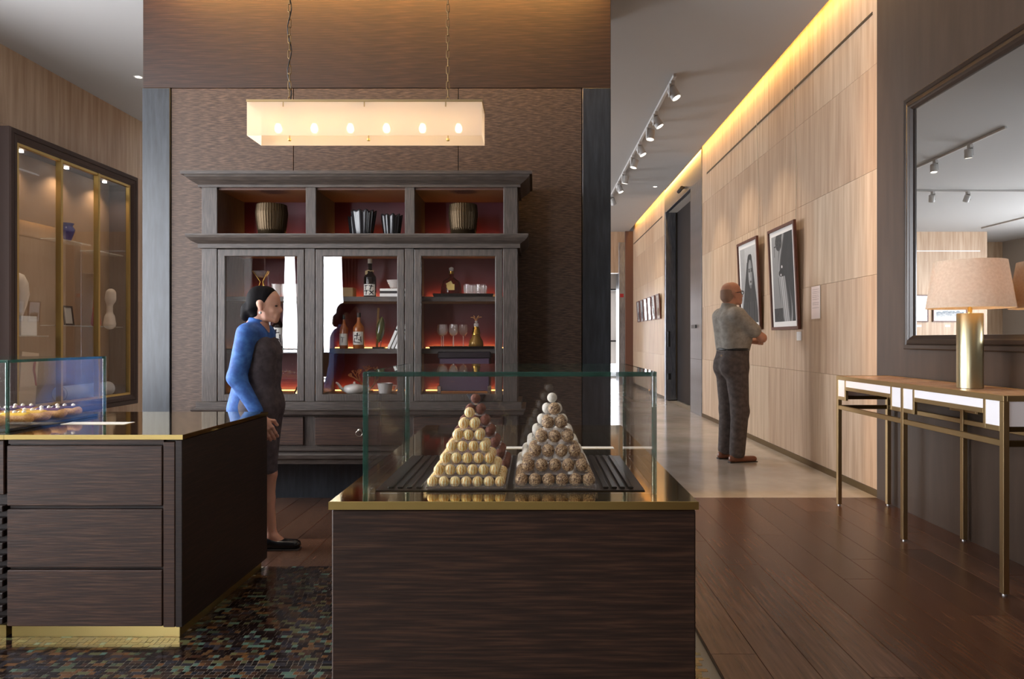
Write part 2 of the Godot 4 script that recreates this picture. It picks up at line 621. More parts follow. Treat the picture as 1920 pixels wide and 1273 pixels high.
func build_shell() -> void:
	# ceiling with slots for the cove lights, and the slab above it
	var st := new_st()
	bx(st, -9.3, 2.60, H, H + 0.035, -5.43, 3.2)
	bx(st, -9.3, -3.187, H, H + 0.035, -5.55, -5.43)
	bx(st, 0.616, 2.60, H, H + 0.035, -5.55, -5.43)
	bx(st, -9.3, 2.60, H, H + 0.035, -23.0, -5.55)
	var ce := struct("ceiling", st, M.ceiling, "flat pale grey plaster ceiling")
	part(ce, "upper_slab", boxed(-9.5, 3.2, H + 0.17, H + 0.3, -23.2, 3.3), M.ceiling)
	var cv := new_st()
	bx(cv, 2.612, 2.652, H + 0.155, H + 0.168, -18.5, 2.5)
	part(ce, "cove_light_strip", cv, M.cove, "warm glowing strip hidden in the ceiling slot")
	part(ce, "cove_light_strip", boxed(-3.14, 0.57, H + 0.155, H + 0.168, -5.482, -5.442), M.cove)
	# left wall of the shop with three windows, stone beyond them
	st = new_st()
	var x0 := XL - 0.25
	bx(st, x0, XL, 0, 0.45, -6.5, -0.28)
	bx(st, x0, XL, 0.45, 3.65, -6.5, -5.65)
	bx(st, x0, XL, 3.65, H + 0.2, -6.5, -0.28)
	bx(st, x0, XL, 0, H + 0.2, -0.28, 3.2)
	for k in 4:
		var zc := -0.35 - 1.8 * k
		bx(st, x0, XL, 0.45, 3.65, zc - 0.1, zc + 0.1)
	var wl := struct("wall_left", st, M.plaster, "plastered wall beside the shop counters")
	part(wl, "wall_core", boxed(x0, XL - 0.02, 0, H + 0.2, -10.2, -6.5), M.plaster)
	stone_panels(wl, XL - 0.02, 1.0, -6.5, -10.2)
	for k in 3:
		var zc := -1.25 - 1.8 * k
		window_in_x("window_%d" % (k + 1), XL - 0.06, zc, 1.6, 0.45, 3.65)
	# back wall behind the camera
	st = new_st()
	bx(st, -5.67, -5.2, 0, H + 0.2, 3.0, 3.25)
	bx(st, -5.2, -3.4, 0, 0.95, 3.0, 3.25)
	bx(st, -5.2, -3.4, 3.85, H + 0.2, 3.0, 3.25)
	bx(st, -3.4, 3.0, 0, H + 0.2, 3.0, 3.25)
	struct("wall_back", st, plain(col(92, 76, 66), 0.6), "brown panelled wall opposite the cabinet")
	var wn := Node3D.new()
	wn.name = "window_4"
	add_child(wn)
	tag(wn, "tall window with dark frame opposite the cabinet", "", "", "structure")
	st = new_st()
	for x in [-5.18, -4.32, -3.42]: bx(st, x - 0.025, x + 0.025, 0.95, 3.85, 3.05, 3.1)
	for y in [0.975, 3.825]: bx(st, -5.2, -3.4, y - 0.025, y + 0.025, 3.05, 3.1)
	part(wn, "window_frame", st, M.dark_metal)
	for dr in [[-4.93, 0.2], [-4.4, 0.22], [-3.52, 0.2]]:
		single("curtain", drape(dr[0], dr[1], 0.3, 3.95, 2.9), plain(col(96, 74, 62), 0.9), "brown gathered curtain hanging beside the tall window", "curtain", "curtains at the tall window")
	# right: dark lacquered wall, then stone
	st = new_st()
	bx(st, 2.70, 3.0, 0, H + 0.2, -5.39, 3.25)
	struct("wall_right", st, M.dark_wall, "dark smoky brown lacquered wall behind the mirror")
	st = new_st()
	bx(st, XR + 0.02, 3.3, 0, H + 0.2, -11.1, -5.39)
	var ws := struct("wall_gallery", st, M.plaster, "beige travertine wall lit from the ceiling edge")
	stone_panels(ws, XR + 0.02, -1.0, -5.39, -11.1)
	var wg := struct("wall_gallery", boxed(XR + 0.02, 3.3, 0, H + 0.2, -23.0, -14.27), M.plaster, "beige travertine wall beyond the steel portal")
	stone_panels(wg, XR + 0.02, -1.0, -14.27, -18.9)
	struct("wall_lintel", boxed(XR + 0.06, 3.3, 3.88, H + 0.2, -14.27, -11.1), M.plaster, "wall over the steel portal")
	struct("wall_recess", boxed(3.1, 3.3, 0, 3.88, -14.27, -11.1), M.plaster, "dark wall behind the portal doorway")
	# picture rail groove: a dark metal channel let into the stone
	part(ws, "picture_rail", boxed(XR - 0.004, XR + 0.01, 3.865, 3.89, -10.8, -5.5), M.dark_metal)
	part(wg, "picture_rail", boxed(XR - 0.004, XR + 0.01, 3.865, 3.89, -18.8, -14.6), M.dark_metal)
	struct("baseboard_right", boxed(XR - 0.012, XR + 0.005, 0, 0.055, -11.1, -5.40), M.bronze_dark, "low bronze skirting under the travertine")
	struct("baseboard_right", boxed(XR - 0.012, XR + 0.005, 0, 0.055, -18.9, -14.27), M.bronze_dark, "low bronze skirting at the far travertine")
	# steel portal with a dark doorway
	var po := room_thing("lift_portal", "tall brushed steel portal round a dark doorway in the travertine", "portal", Vector3(XR, 0, -12.7))
	part(po, "jamb", boxed(XR - 0.015, XR + 0.2, 0, 3.88, -11.88, -11.1, 0.004), M.steel)
	part(po, "jamb", boxed(XR - 0.015, 2.92, 0, 3.88, -14.27, -14.15, 0.004), M.steel)
	part(po, "header", boxed(XR - 0.015, XR + 0.06, 3.88, H + 0.1, -14.27, -11.1, 0.004), M.steel)
	part(po, "door", boxed(2.95, 3.0, 0, 3.88, -14.15, -11.88), plain(col(24, 16, 15), 0.5))
	part(po, "floor_joint", boxed(XR - 0.017, XR - 0.014, 0.92, 0.926, -11.88, -11.1), M.dark_metal)
	single("call_panel", boxed(XR - 0.03, XR - 0.015, 1.44, 1.5, -11.75, -11.45, 0.003), M.black, "small black call panel on the near steel jamb", "panel")
	single("door_latch", boxed(2.75, 2.8, 1.1, 1.42, -14.15, -14.12, 0.004), M.black, "black upright latch on the far steel jamb", "latch")
	single("socket", boxed(2.75, 2.82, 0.42, 0.55, -14.15, -14.135, 0.004), M.black, "black socket low on the far steel jamb", "socket")
	var cm := thing("security_camera", "small dark camera above the steel doorway", "camera", Vector3(XR - 0.015, 3.98, -12.4))
	st = new_st()
	box(st, Vector3(-0.03, 0.03, 0), Vector3(0.06, 0.03, 0.06), 0.004)
	part(cm, "bracket", st, M.black)
	st = new_st()
	tube(st, [Vector3(-0.05, 0.01, 0.08), Vector3(-0.07, -0.02, -0.12)], 0.035, 10)
	part(cm, "body", st, M.dark_metal)
	# far end of the passage: pier, far wall and the bright room beyond
	part(struct("trim_1", boxed(2.5, XR + 0.05, 0, H, -19.0, -18.9, 0.004), plain(col(96, 62, 48), 0.5), "brown timber pier at the end of the passage"), "steel_edge", boxed(2.33, 2.5, 0, H - 0.3, -19.6, -18.95, 0.004), M.steel)
	st = new_st()
	bx(st, -7.2, 2.0, 0, H, -19.2, -19.0)
	bx(st, 2.0, 2.5, 3.1, H, -19.2, -19.0)
	var wf := struct("wall_far", st, M.stone[1], "pale stone wall closing the gallery")
	part(wf, "picture_rail", boxed(-7.0, 1.9, 3.70, 3.725, -19.0, -18.985), M.white)
	part(wf, "side_return", boxed(-9.3, -7.2, 0, H, -21.2, -21.0), M.stone[3])
	part(wf, "side_return", boxed(-7.2, -7.0, 0, H, -21.0, -19.2), M.stone[3])
	single("red_sign", boxed(2.36, 2.46, 2.42, 2.52, -18.95, -18.93, 0.003), plain(col(150, 24, 30), 0.5), "small red sign on the steel edge at the passage end", "sign")
	struct("wall_end", boxed(-9.3, 3.3, 0, H + 0.2, -23.2, -22.7), M.white, "white wall of the bright room beyond")
	# gallery side wall, with an unseen opening added to light the gallery
	st = new_st()
	bx(st, -9.3, -9.0, 0, 0.5, -22.7, -10.0)
	bx(st, -9.3, -9.0, 3.7, H + 0.2, -22.7, -10.0)
	bx(st, -9.3, -9.0, 0.5, 3.7, -11.5, -10.0)
	bx(st, -9.3, -9.0, 0.5, 3.7, -22.7, -16.9)
	bx(st, -9.0, XL - 0.25, 0, H + 0.2, -10.2, -10.0)
	struct("wall_gallery_side", st, M.plaster, "plastered outer wall of the gallery")

func window_in_x(called: String, x: float, zc: float, w: float, y0: float, y1: float) -> void:
	var n := Node3D.new()
	n.name = called
	add_child(n)
	tag(n, "tall shop window with dark metal frame", "", "", "structure")
	var st := new_st()
	for z in [zc - w / 2, zc, zc + w / 2]: bx(st, x - 0.03, x + 0.03, y0, y1, z - 0.025, z + 0.025)
	for y in [y0 + 0.025, 2.7, y1 - 0.025]: bx(st, x - 0.03, x + 0.03, y - 0.025, y + 0.025, zc - w / 2, zc + w / 2)
	part(n, "window_frame", st, M.dark_metal)

func drape(xc: float, half: float, y0: float, y1: float, z: float) -> SurfaceTool:
	# gathered cloth, drawn in at the middle
	var st := new_st()
	var rows := 14
	var colsn := 36
	var P := []
	for j in rows + 1:
		var row := []
		var v := float(j) / rows
		var y: float = lerp(y0, y1, v)
		var squeeze: float = 0.55 + 0.45 * pow(abs(v - 0.3) / 0.7, 0.8)
		for i in colsn + 1:
			var u := float(i) / colsn * 2.0 - 1.0
			row.append(Vector3(xc + u * half * squeeze, y, z + 0.03 * sin(u * 16.0 + v) * squeeze))
		P.append(row)
	for j in rows:
		for i in colsn:
			face(st, [P[j][i], P[j][i + 1], P[j + 1][i + 1], P[j + 1][i]], P[j][i] + Vector3(0, 0, 1))
	return st

# stone slabs on a wall plane x; side = the way they face
func stone_panels(parent: Node, x: float, side: float, za: float, zb: float) -> void:
	var rows := [0.0, 0.93, 1.77, 2.61, 3.45, H + 0.18]
	for r in rows.size() - 1:
		var z := za + (0.55 if r % 2 else 0.0)
		var k := 0
		while z > zb + 0.01:
			var z1: float = max(z - 1.28, zb)
			var z0: float = min(z, za)
			if z0 - z1 > 0.02:
				var st := boxed(x, x + side * 0.02, rows[r] + 0.0008, rows[r + 1] - 0.0008, z1 + 0.0008, z0 - 0.0008, 0.0012)
				part(parent, "stone_panel", st, M.stone[(r * 3 + k * 5 + r * k) % 4])
			z -= 1.28
			k += 1

func build_floor() -> void:
	# timber boards along z, pale stone beyond, glass mosaic under the counters
	var fl := struct("floor", boxed(-9.3, 3.2, -0.12, -0.02, -23.0, 3.2), M.grout, "dark oak board floor")
	var w := 0.182
	var variants := []
	var n := 0
	var x := 2.70 - w
	while x > XL - 0.2:
		var z := 3.0 + rng.randf() * 1.6
		while z > -5.40:
			var ln := 1.7 + rng.randf() * 0.7
			var z0: float = min(z, 3.0)
			var z1: float = max(z - ln, -5.40)
			z -= ln
			# boards stop at the edge of the mosaic
			var spans := [[z0, z1]]
			if x < 0.66 - 0.001:
				spans = [[min(z0, -3.76), z1]] if z1 < -3.76 else []
				if x + w > 0.66 and z0 > -3.76: pass
			for s in spans:
				if s[0] - s[1] < 0.02: continue
				var st := boxed(x + 0.0008, x + w - 0.0008, -0.02, 0.0, s[1] + 0.0008, s[0] - 0.0008, 0.0012)
				part(fl, "board", st, M.plank[rng.randi() % 6])
			n += 1
		x -= w
	# the one board cut by the mosaic edge
	struct("floor_stone", boxed(-9.0, XR, -0.02, 0.0, -23.0, -5.40), M.marble, "polished pale grey stone floor of the passage")
	mosaic()

func mosaic() -> void:
	var mo := struct("floor_mosaic", boxed(XL, 0.66, -0.02, -0.0001, -3.76, 3.0), M.grout, "small glass mosaic floor in browns, greens and black")
	var tones := [col(24, 20, 20), col(30, 26, 27), col(44, 33, 28), col(60, 43, 32), col(88, 63, 40), col(98, 67, 42), col(84, 84, 58), col(66, 76, 60), col(78, 102, 90), col(50, 48, 52), col(36, 38, 46), col(62, 40, 30)]
	var weight := [16, 12, 10, 9, 7, 5, 6, 5, 5, 8, 8, 5]
	var bag := []
	for k in tones.size():
		for q in weight[k]: bag.append(k)
	var mats := []
	for c in tones: mats.append(plain(c, 0.13))
	var many := new_st()
	var singles := 0
	var pitch := 0.0225
	var gap := 0.0018
	var unit := {}
	for ln in [1, 2]:
		var s := new_st()
		box(s, Vector3.ZERO, Vector3(pitch * ln - gap, 0.006, pitch - gap), 0.0008)
		unit[ln] = s.commit()
	var row := 0
	var z := -3.76 + pitch / 2
	while z < -1.2:
		var x := -4.3 - rng.randf() * pitch
		while x < 0.66:
			var ln := 2 if rng.randf() < 0.28 else 1
			var wd := pitch * ln
			if x + wd > 0.66:
				x += wd
				continue
			var c: int = bag[rng.randi() % bag.size()]
			var y := -0.0022 + rng.randf() * 0.0006
			var px := x + wd / 2
			# hidden under the counters?
			var under := (px > -0.5 and px < 0.39 and z < -1.7 and z > -3.18) or (px < -1.5 and z < -2.9)
			if not under:
				if singles < 300 and z > -2.66 and z < -2.51 and px > -2.0 and px < -0.74:
					var o := mesh_node("tile", unit[ln], mats[c])
					o.position = Vector3(px, y, z)
					mo.add_child(o, true)
					singles += 1
				else:
					many.set_color(tones[c].srgb_to_linear())
					var h := Vector3(wd - gap, 0.006, pitch - gap) / 2
					var cc := Vector3(px, y, z)
					many.set_normal(Vector3.UP)
					for q in [[-1, -1], [1, -1], [1, 1], [-1, -1], [1, 1], [-1, 1]]:
						many.add_vertex(cc + Vector3(q[0] * h.x, h.y, q[1] * h.z))
					for e in [[Vector3(0, 0, 1), -1, 1, 1, 1], [Vector3(0, 0, -1), 1, -1, -1, -1], [Vector3(1, 0, 0), 1, 1, 1, -1], [Vector3(-1, 0, 0), -1, -1, -1, 1]]:
						many.set_normal(e[0])
						var a := cc + Vector3(e[1] * h.x, h.y, e[2] * h.z)
						var b := cc + Vector3(e[3] * h.x, h.y, e[4] * h.z)
						var d := Vector3(0, -0.006, 0)
						for v in [a, b, b + d, a, b + d, a + d]: many.add_vertex(v)
			x += wd
		z += pitch
		row += 1
	var mm := plain(Color.WHITE, 0.13)
	mm.vertex_color_use_as_albedo = true
	var rest := part(mo, "tile_field", many, mm)
	rest.set_meta("kind", "stuff")

func build_centre_wall() -> void:
	var zf := -5.55
	# core, header, pilasters and the panelled field between them
	var cw := struct("wall_centre", boxed(-3.187, 0.616, 0, H, -6.5, zf - 0.03), M.header_wood, "dark timber partition wall that carries the tall cabinet")
	part(cw, "header", boxed(-3.187, 0.616, 3.295, H + 0.02, zf - 0.03, zf, 0.003), M.header_wood)
	part(cw, "pilaster", boxed(-3.187, -2.962, 0, 3.291, zf - 0.03, zf + 0.012, 0.004), M.pilaster, "smooth blue-black pilaster")
	part(cw, "pilaster", boxed(0.386, 0.616, 0, 3.291, zf - 0.03, zf + 0.012, 0.004), M.pilaster, "smooth blue-black pilaster")
	var xs := [-2.958, -1.962, -0.622, 0.382]
	for k in 3:
		part(cw, "wall_panel", boxed(xs[k] + 0.002, xs[k + 1] - 0.002, 0.0, 3.291, zf - 0.03, zf, 0.003), M.wall_panel)
	part(cw, "side_skin", boxed(0.60, 0.618, 0, H, -6.5, zf - 0.03), M.pilaster)

# rect in picture terms: helper for the cabinet, whose front is at z = -5.05
func build_cabinet() -> void:
	var zb := -5.535
	var zf := -5.05
	var xl := -2.465
	var xr := -0.130
	var c := room_thing("display_cabinet", "tall grey-brown oak cabinet with three glazed doors and red interior", "cabinet", Vector3(-1.3, 0, -5.3))
	# crown
	var st := new_st()
	moulding(st, xl - 0.01, xr + 0.01, zf, zb, [[0.0, 2.375], [0.012, 2.375], [0.012, 2.392], [0.02, 2.398], [0.03, 2.405], [0.055, 2.42], [0.075, 2.438], [0.082, 2.452], [0.1, 2.452], [0.1, 2.476]])
	part(c, "crown_moulding", st, M.cabinet_rail)
	# open niches
	st = new_st()
	bx(st, xl, -2.351, 2.02, 2.38, zb, zf, 0.003)
	part(c, "stile", st, M.cabinet_wood)
	for d in [[-1.696, -1.621], [-0.9625, -0.8915], [-0.233, xr]]:
		part(c, "stile", boxed(d[0], d[1], 2.02, 2.38, zb, zf, 0.003), M.cabinet_wood)
	part(c, "niche_top", boxed(-2.351, -0.233, 2.36, 2.38, zb, zf - 0.02), M.cabinet_inside)
	part(c, "back_panel", boxed(xl + 0.02, xr - 0.02, 0.80, 2.38, zb - 0.01, zb + 0.008), M.burgundy, "burgundy leather back panel")
	# middle cornice
	st = new_st()
	moulding(st, xl, xr, zf, zb, [[0.0, 1.925], [0.02, 1.925], [0.02, 1.955], [0.03, 1.962], [0.055, 1.975], [0.075, 1.995], [0.082, 2.012], [0.082, 2.022]])
	part(c, "middle_moulding", st, M.cabinet_rail)
	# carcass of the glazed part
	for d in [[xl, -2.352], [-1.702, -1.628], [-0.962, -0.898], [-0.236, xr]]:
		part(c, "stile", boxed(d[0], d[1], 0.79, 1.925, zb, zf, 0.003), M.cabinet_wood)
	part(c, "bottom_board", boxed(-2.352, -0.236, 0.79, 0.838, zb, zf - 0.035), M.cabinet_rail)
	part(c, "top_board", boxed(-2.352, -0.236, 1.905, 1.925, zb, zf - 0.035), M.cabinet_inside)
	var bays := [[-2.352, -1.702], [-1.628, -0.962], [-0.898, -0.236]]
	for b in bays:
		for y in [1.577, 1.18]:
			part(c, "shelf", boxed(b[0], b[1], y - 0.038, y, zb, zf - 0.14, 0.002), M.cabinet_rail)
		# light strips along the back of each shelf and niche
		for y in [1.577, 1.18, 0.838, 2.022]:
			part(c, "light_strip", boxed(b[0] + 0.02, b[1] - 0.02, y + 0.001, y + 0.008, zb + 0.034, zb + 0.044), M.led)
			area_light("shelf_light", Vector3((b[0] + b[1]) / 2, y + 0.011, zb + 0.038), Vector3(74, 0, 0), Vector2(b[1] - b[0] - 0.06, 0.01), col(255, 184, 104), 30.0)
	# doors
	for b in bays:
		var x0: float = b[0] + 0.006
		var x1: float = b[1] - 0.006
		var w := x1 - x0
		var dn := Node3D.new()
		dn.name = "door"
		c.add_child(dn, true)
		dn.position = Vector3((x0 + x1) / 2, 1.356, zf - 0.012) - c.position
		var f := new_st()
		frame_ring(f, w, 1.124, [[0.0, -0.012], [0.0, 0.010], [0.003, 0.012], [0.048, 0.012], [0.052, 0.006], [0.054, -0.012], [0.0, -0.012]])
		part(dn, "door_frame", f, M.cabinet_wood)
		part(dn, "pane", boxed(-w / 2 + 0.052, w / 2 - 0.052, -0.51, 0.51, -0.004, -0.001), M.door_glass, "clear glass pane")
	# ledge, drawers and base
	st = new_st()
	moulding(st, xl, xr, zf, zb, [[0.0, 0.69], [0.03, 0.69], [0.045, 0.70], [0.05, 0.72], [0.06, 0.735], [0.06, 0.742], [0.03, 0.744], [0.03, 0.79], [0.0, 0.792]])
	part(c, "ledge", st, M.cabinet_rail)
	part(c, "drawer_carcass", boxed(xl, xr, 0.455, 0.69, zb, zf - 0.02), M.cabinet_wood)
	for d in [[-2.36, -1.715], [-1.63, -0.965], [-0.9, -0.235]]:
		var dr := Node3D.new()
		dr.name = "drawer"
		c.add_child(dr, true)
		dr.position = Vector3((d[0] + d[1]) / 2, 0.572, zf - 0.01) - c.position
		var wd: float = d[1] - d[0]
		part(dr, "drawer_front", boxed(-wd / 2, wd / 2, -0.105, 0.105, -0.012, 0.006, 0.003), M.counter_wood)
		var hd := new_st()
		lathe(hd, [[0.0, 0.0], [0.018, 0.0], [0.016, 0.006], [0.006, 0.01], [0.006, 0.018], [0.0, 0.02]], Vector3(0.0, 0, 0), 14, Transform3D(Basis(Vector3.RIGHT, PI / 2), Vector3(0, 0.005, 0.006)))
		var ring := []
		for k in 16: ring.append(Vector3(0.024 * cos(TAU * k / 16), -0.016 + 0.022 * sin(TAU * k / 16), 0.022))
		tube(hd, ring, 0.0035, 6, true)
		part(dr, "ring_pull", hd, plain(col(170, 162, 150), 0.25, 1.0), "small tarnished ring pull")
	st = new_st()
	moulding(st, xl, xr, zf - 0.02, zb, [[0.0, 0.33], [0.03, 0.33], [0.035, 0.36], [0.055, 0.375], [0.06, 0.40], [0.045, 0.42], [0.065, 0.435], [0.065, 0.45], [0.0, 0.457]])
	part(c, "base_moulding", st, M.cabinet_rail)
	part(c, "plinth", boxed(xl + 0.02, xr - 0.02, 0.0, 0.335, zb, -5.39), M.pilaster, "recessed blue-black plinth")
	for x in [xl + 0.06, xr - 0.06]:
		st = new_st()
		lathe(st, [[0.0, 0.0], [0.035, 0.0], [0.04, 0.03], [0.03, 0.06], [0.042, 0.2], [0.05, 0.3], [0.05, 0.33]], Vector3(x, 0, -5.14), 16)
		part(c, "foot", st, M.cabinet_wood)

# ---------------------------------------------------------------- things in the cabinet
func hammered(r0: float, r1: float, rt: float, h: float, dents: int) -> ArrayMesh:
	# a beaten metal pot: turned form with a dimpled surface
	var segs := 144
	var rows := 56
	var V := []
	for j in rows + 1:
		var v := float(j) / rows
		var r: float = lerp(r0, r1, sin(v * PI * 0.5)) if v < 0.75 else lerp(lerp(r0, r1, sin(0.75 * PI * 0.5)), rt, (v - 0.75) / 0.25)
		var line := []
		for i in segs:
			var a := TAU * i / segs
			var dent := 0.0025 * (sin(a * dents + floor(v * 21.0) * PI) * sin(v * 66.0))
			line.append(Vector3((r + dent) * cos(a), v * h, (r + dent) * sin(a)))
		V.append(line)
	var st := new_st()
	st.set_smooth_group(0)
	for j in rows:
		for i in segs:
			var i1 := (i + 1) % segs
			for p in [V[j][i], V[j][i1], V[j + 1][i1], V[j][i], V[j + 1][i1], V[j + 1][i]]: st.add_vertex(p)
	for i in segs:
		var i1 := (i + 1) % segs
		var top: Vector3 = V[rows][i]
		var top1: Vector3 = V[rows][i1]
		var in0 := Vector3(top.x * 0.93, h - 0.002, top.z * 0.93)
		var in1 := Vector3(top1.x * 0.93, h - 0.002, top1.z * 0.93)
		for p in [top, top1, in1, top, in1, in0]: st.add_vertex(p)
		for p in [in0, in1, Vector3(in1.x, 0.02, in1.z), in0, Vector3(in1.x, 0.02, in1.z), Vector3(in0.x, 0.02, in0.z)]: st.add_vertex(p)
		for p in [Vector3(in0.x, 0.02, in0.z), Vector3(in1.x, 0.02, in1.z), Vector3(0, 0.02, 0)]: st.add_vertex(p)
		for p in [V[0][i1], V[0][i], Vector3.ZERO]: st.add_vertex(p)
	st.generate_normals()
	return st.commit()

func fluted(r0: float, r1: float, h: float, folds: int, sd: int) -> ArrayMesh:
	# black ceramic vessel with deep upright folds and a wavy rim
	var segs := folds * 6
	var rows := 12
	var r2 := RandomNumberGenerator.new()
	r2.seed = sd
	var amp := []
	for k in folds: amp.append(0.6 + r2.randf() * 0.8)
	var V := []
	for j in rows + 1:
		var v := float(j) / rows
		var line := []
		for i in segs:
			var a := TAU * i / segs
			var f: float = amp[(i / 6) % folds]
			var r: float = lerp(r0, r1, pow(v, 0.8)) + 0.006 * f * (0.4 + 0.6 * v) * cos(a * folds)
			line.append(Vector3(r * cos(a), v * h * (1.0 + 0.035 * f * cos(a * folds) * v), r * sin(a)))
		V.append(line)
	var st := new_st()
	st.set_smooth_group(0)
	for j in rows:
		for i in segs:
			var i1 := (i + 1) % segs
			for p in [V[j][i], V[j][i1], V[j + 1][i1], V[j][i], V[j + 1][i1], V[j + 1][i]]: st.add_vertex(p)
			var sA: Vector3 = V[j][i] * Vector3(0.9, 1, 0.9)
			var sB: Vector3 = V[j][i1] * Vector3(0.9, 1, 0.9)
			var sC: Vector3 = V[j + 1][i1] * Vector3(0.9, 1, 0.9)
			var sD: Vector3 = V[j + 1][i] * Vector3(0.9, 1, 0.9)
			if j > 0:
				for p in [sB, sA, sC, sC, sA, sD]: st.add_vertex(p)
			if j == rows - 1:
				for p in [V[j + 1][i], V[j + 1][i1], sC, V[j + 1][i], sC, sD]: st.add_vertex(p)
			if j == 0:
				for p in [V[0][i1], V[0][i], Vector3.ZERO]: st.add_vertex(p)
	st.generate_normals()
	return st.commit()

# white paper label with brush-drawn strokes
func brush_label(strokes: Array, w := 48, h := 72) -> StandardMaterial3D:
	var im := Image.create(w, h, false, Image.FORMAT_RGB8)
	im.fill(col(232, 230, 222))
	for s in strokes:
		var a := Vector2(s[0] * w, s[1] * h)
		var b := Vector2(s[2] * w, s[3] * h)
		var n := int(a.distance_to(b) * 2) + 1
		for k in n + 1:
			var p := a.lerp(b, float(k) / n)
			var th: float = s[4] * (1.0 - 0.5 * k / n)
			for dx in range(-3, 4):
				for dy in range(-3, 4):
					if Vector2(dx, dy).length() <= th and p.x + dx >= 0 and p.x + dx < w and p.y + dy >= 0 and p.y + dy < h:
						im.set_pixel(int(p.x) + dx, clampi(int(p.y) + dy, 0, h - 1), col(28, 26, 30))
	return printed(im, 0.7)

# label that wraps the front of a round bottle
func wrap_label(r: float, y0: float, y1: float, spread: float, to := PI / 2) -> SurfaceTool:
	var st := new_st()
	var n := 10
	for k in n:
		var a0: float = to + spread * (0.5 - float(k) / n)
		var a1: float = to + spread * (0.5 - float(k + 1) / n)
		var q := [Vector3(r * cos(a0), y0, r * sin(a0)), Vector3(r * cos(a1), y0, r * sin(a1)), Vector3(r * cos(a1), y1, r * sin(a1)), Vector3(r * cos(a0), y1, r * sin(a0))]
		var u := [Vector2(float(k) / n, 1), Vector2(float(k + 1) / n, 1), Vector2(float(k + 1) / n, 0), Vector2(float(k) / n, 0)]
		for i in [0, 2, 1, 0, 3, 2]:
			st.set_normal(Vector3(q[i].x, 0, q[i].z).normalized())
			st.set_uv(u[i])
			st.add_vertex(q[i])
	return st

func bottle(called: String, label: String, at: Vector3, r: float, hb: float, hn: float, glass: Material, lab: Material, cap: Material, ly0: float, ly1: float) -> Node3D:
	var t := thing(called, label, "bottle", at, -0.1)
	var st := new_st()
	var rn := r * 0.3
	lathe(st, [[0.0, 0.001], [r * 0.9, 0.0], [r, 0.006], [r, hb * 0.86], [r * 0.93, hb * 0.93], [r * 0.7, hb], [rn * 1.25, hb + (hn - hb) * 0.22], [rn, hb + (hn - hb) * 0.4], [rn, hn - 0.012]], Vector3.ZERO, 24)
	part(t, "bottle_body", st, glass)
	st = new_st()
	lathe(st, [[rn * 1.02, hn - 0.035], [rn * 1.2, hn - 0.034], [rn * 1.2, hn], [0.0, hn + 0.001]], Vector3.ZERO, 16)
	part(t, "stopper", st, cap)
	part(t, "paper_label", wrap_label(r + 0.0008, ly0, ly1, 2.2, PI * 0.5 - 0.1), lab, "white paper label with black brush writing")
	return t

func tumbler(at: Vector3, label: String) -> void:
	var t := thing("glass_tumbler", label, "glass", at, 0.0, "cut glass tumblers on the tray")
	var st := new_st()
	lathe(st, [[0.0, 0.001], [0.036, 0.0], [0.04, 0.03], [0.043, 0.088], [0.040, 0.088], [0.036, 0.03], [0.030, 0.014], [0.0, 0.013]], Vector3.ZERO, 14)
	part(t, "cut_body", st, M.crystal)
	st = new_st()
	for k in 14:
		var a := TAU * k / 14
		tube(st, [Vector3(0.038 * cos(a), 0.008, 0.038 * sin(a)), Vector3(0.0425 * cos(a), 0.08, 0.0425 * sin(a))], 0.0014, 4)
	part(t, "cut_ribs", st, M.white_crystal)

func stemmed(at: Vector3, label: String, bowl: float, h: float, group: String) -> void:
	var t := thing("wine_glass", label, "glass", at, 0.0, group)
	var st := new_st()
	lathe(st, [[0.0, 0.001], [0.032, 0.0], [0.03, 0.004], [0.005, 0.009], [0.004, h * 0.5]], Vector3.ZERO, 16)
	part(t, "stem", st, M.white_crystal)
	st = new_st()
	lathe(st, [[0.004, h * 0.5], [bowl * 0.75, h * 0.58], [bowl, h * 0.72], [bowl * 0.86, h], [bowl * 0.83, h], [bowl * 0.96, h * 0.72], [bowl * 0.7, h * 0.6], [0.0, h * 0.53]], Vector3.ZERO, 20)
	part(t, "bowl", st, M.crystal)

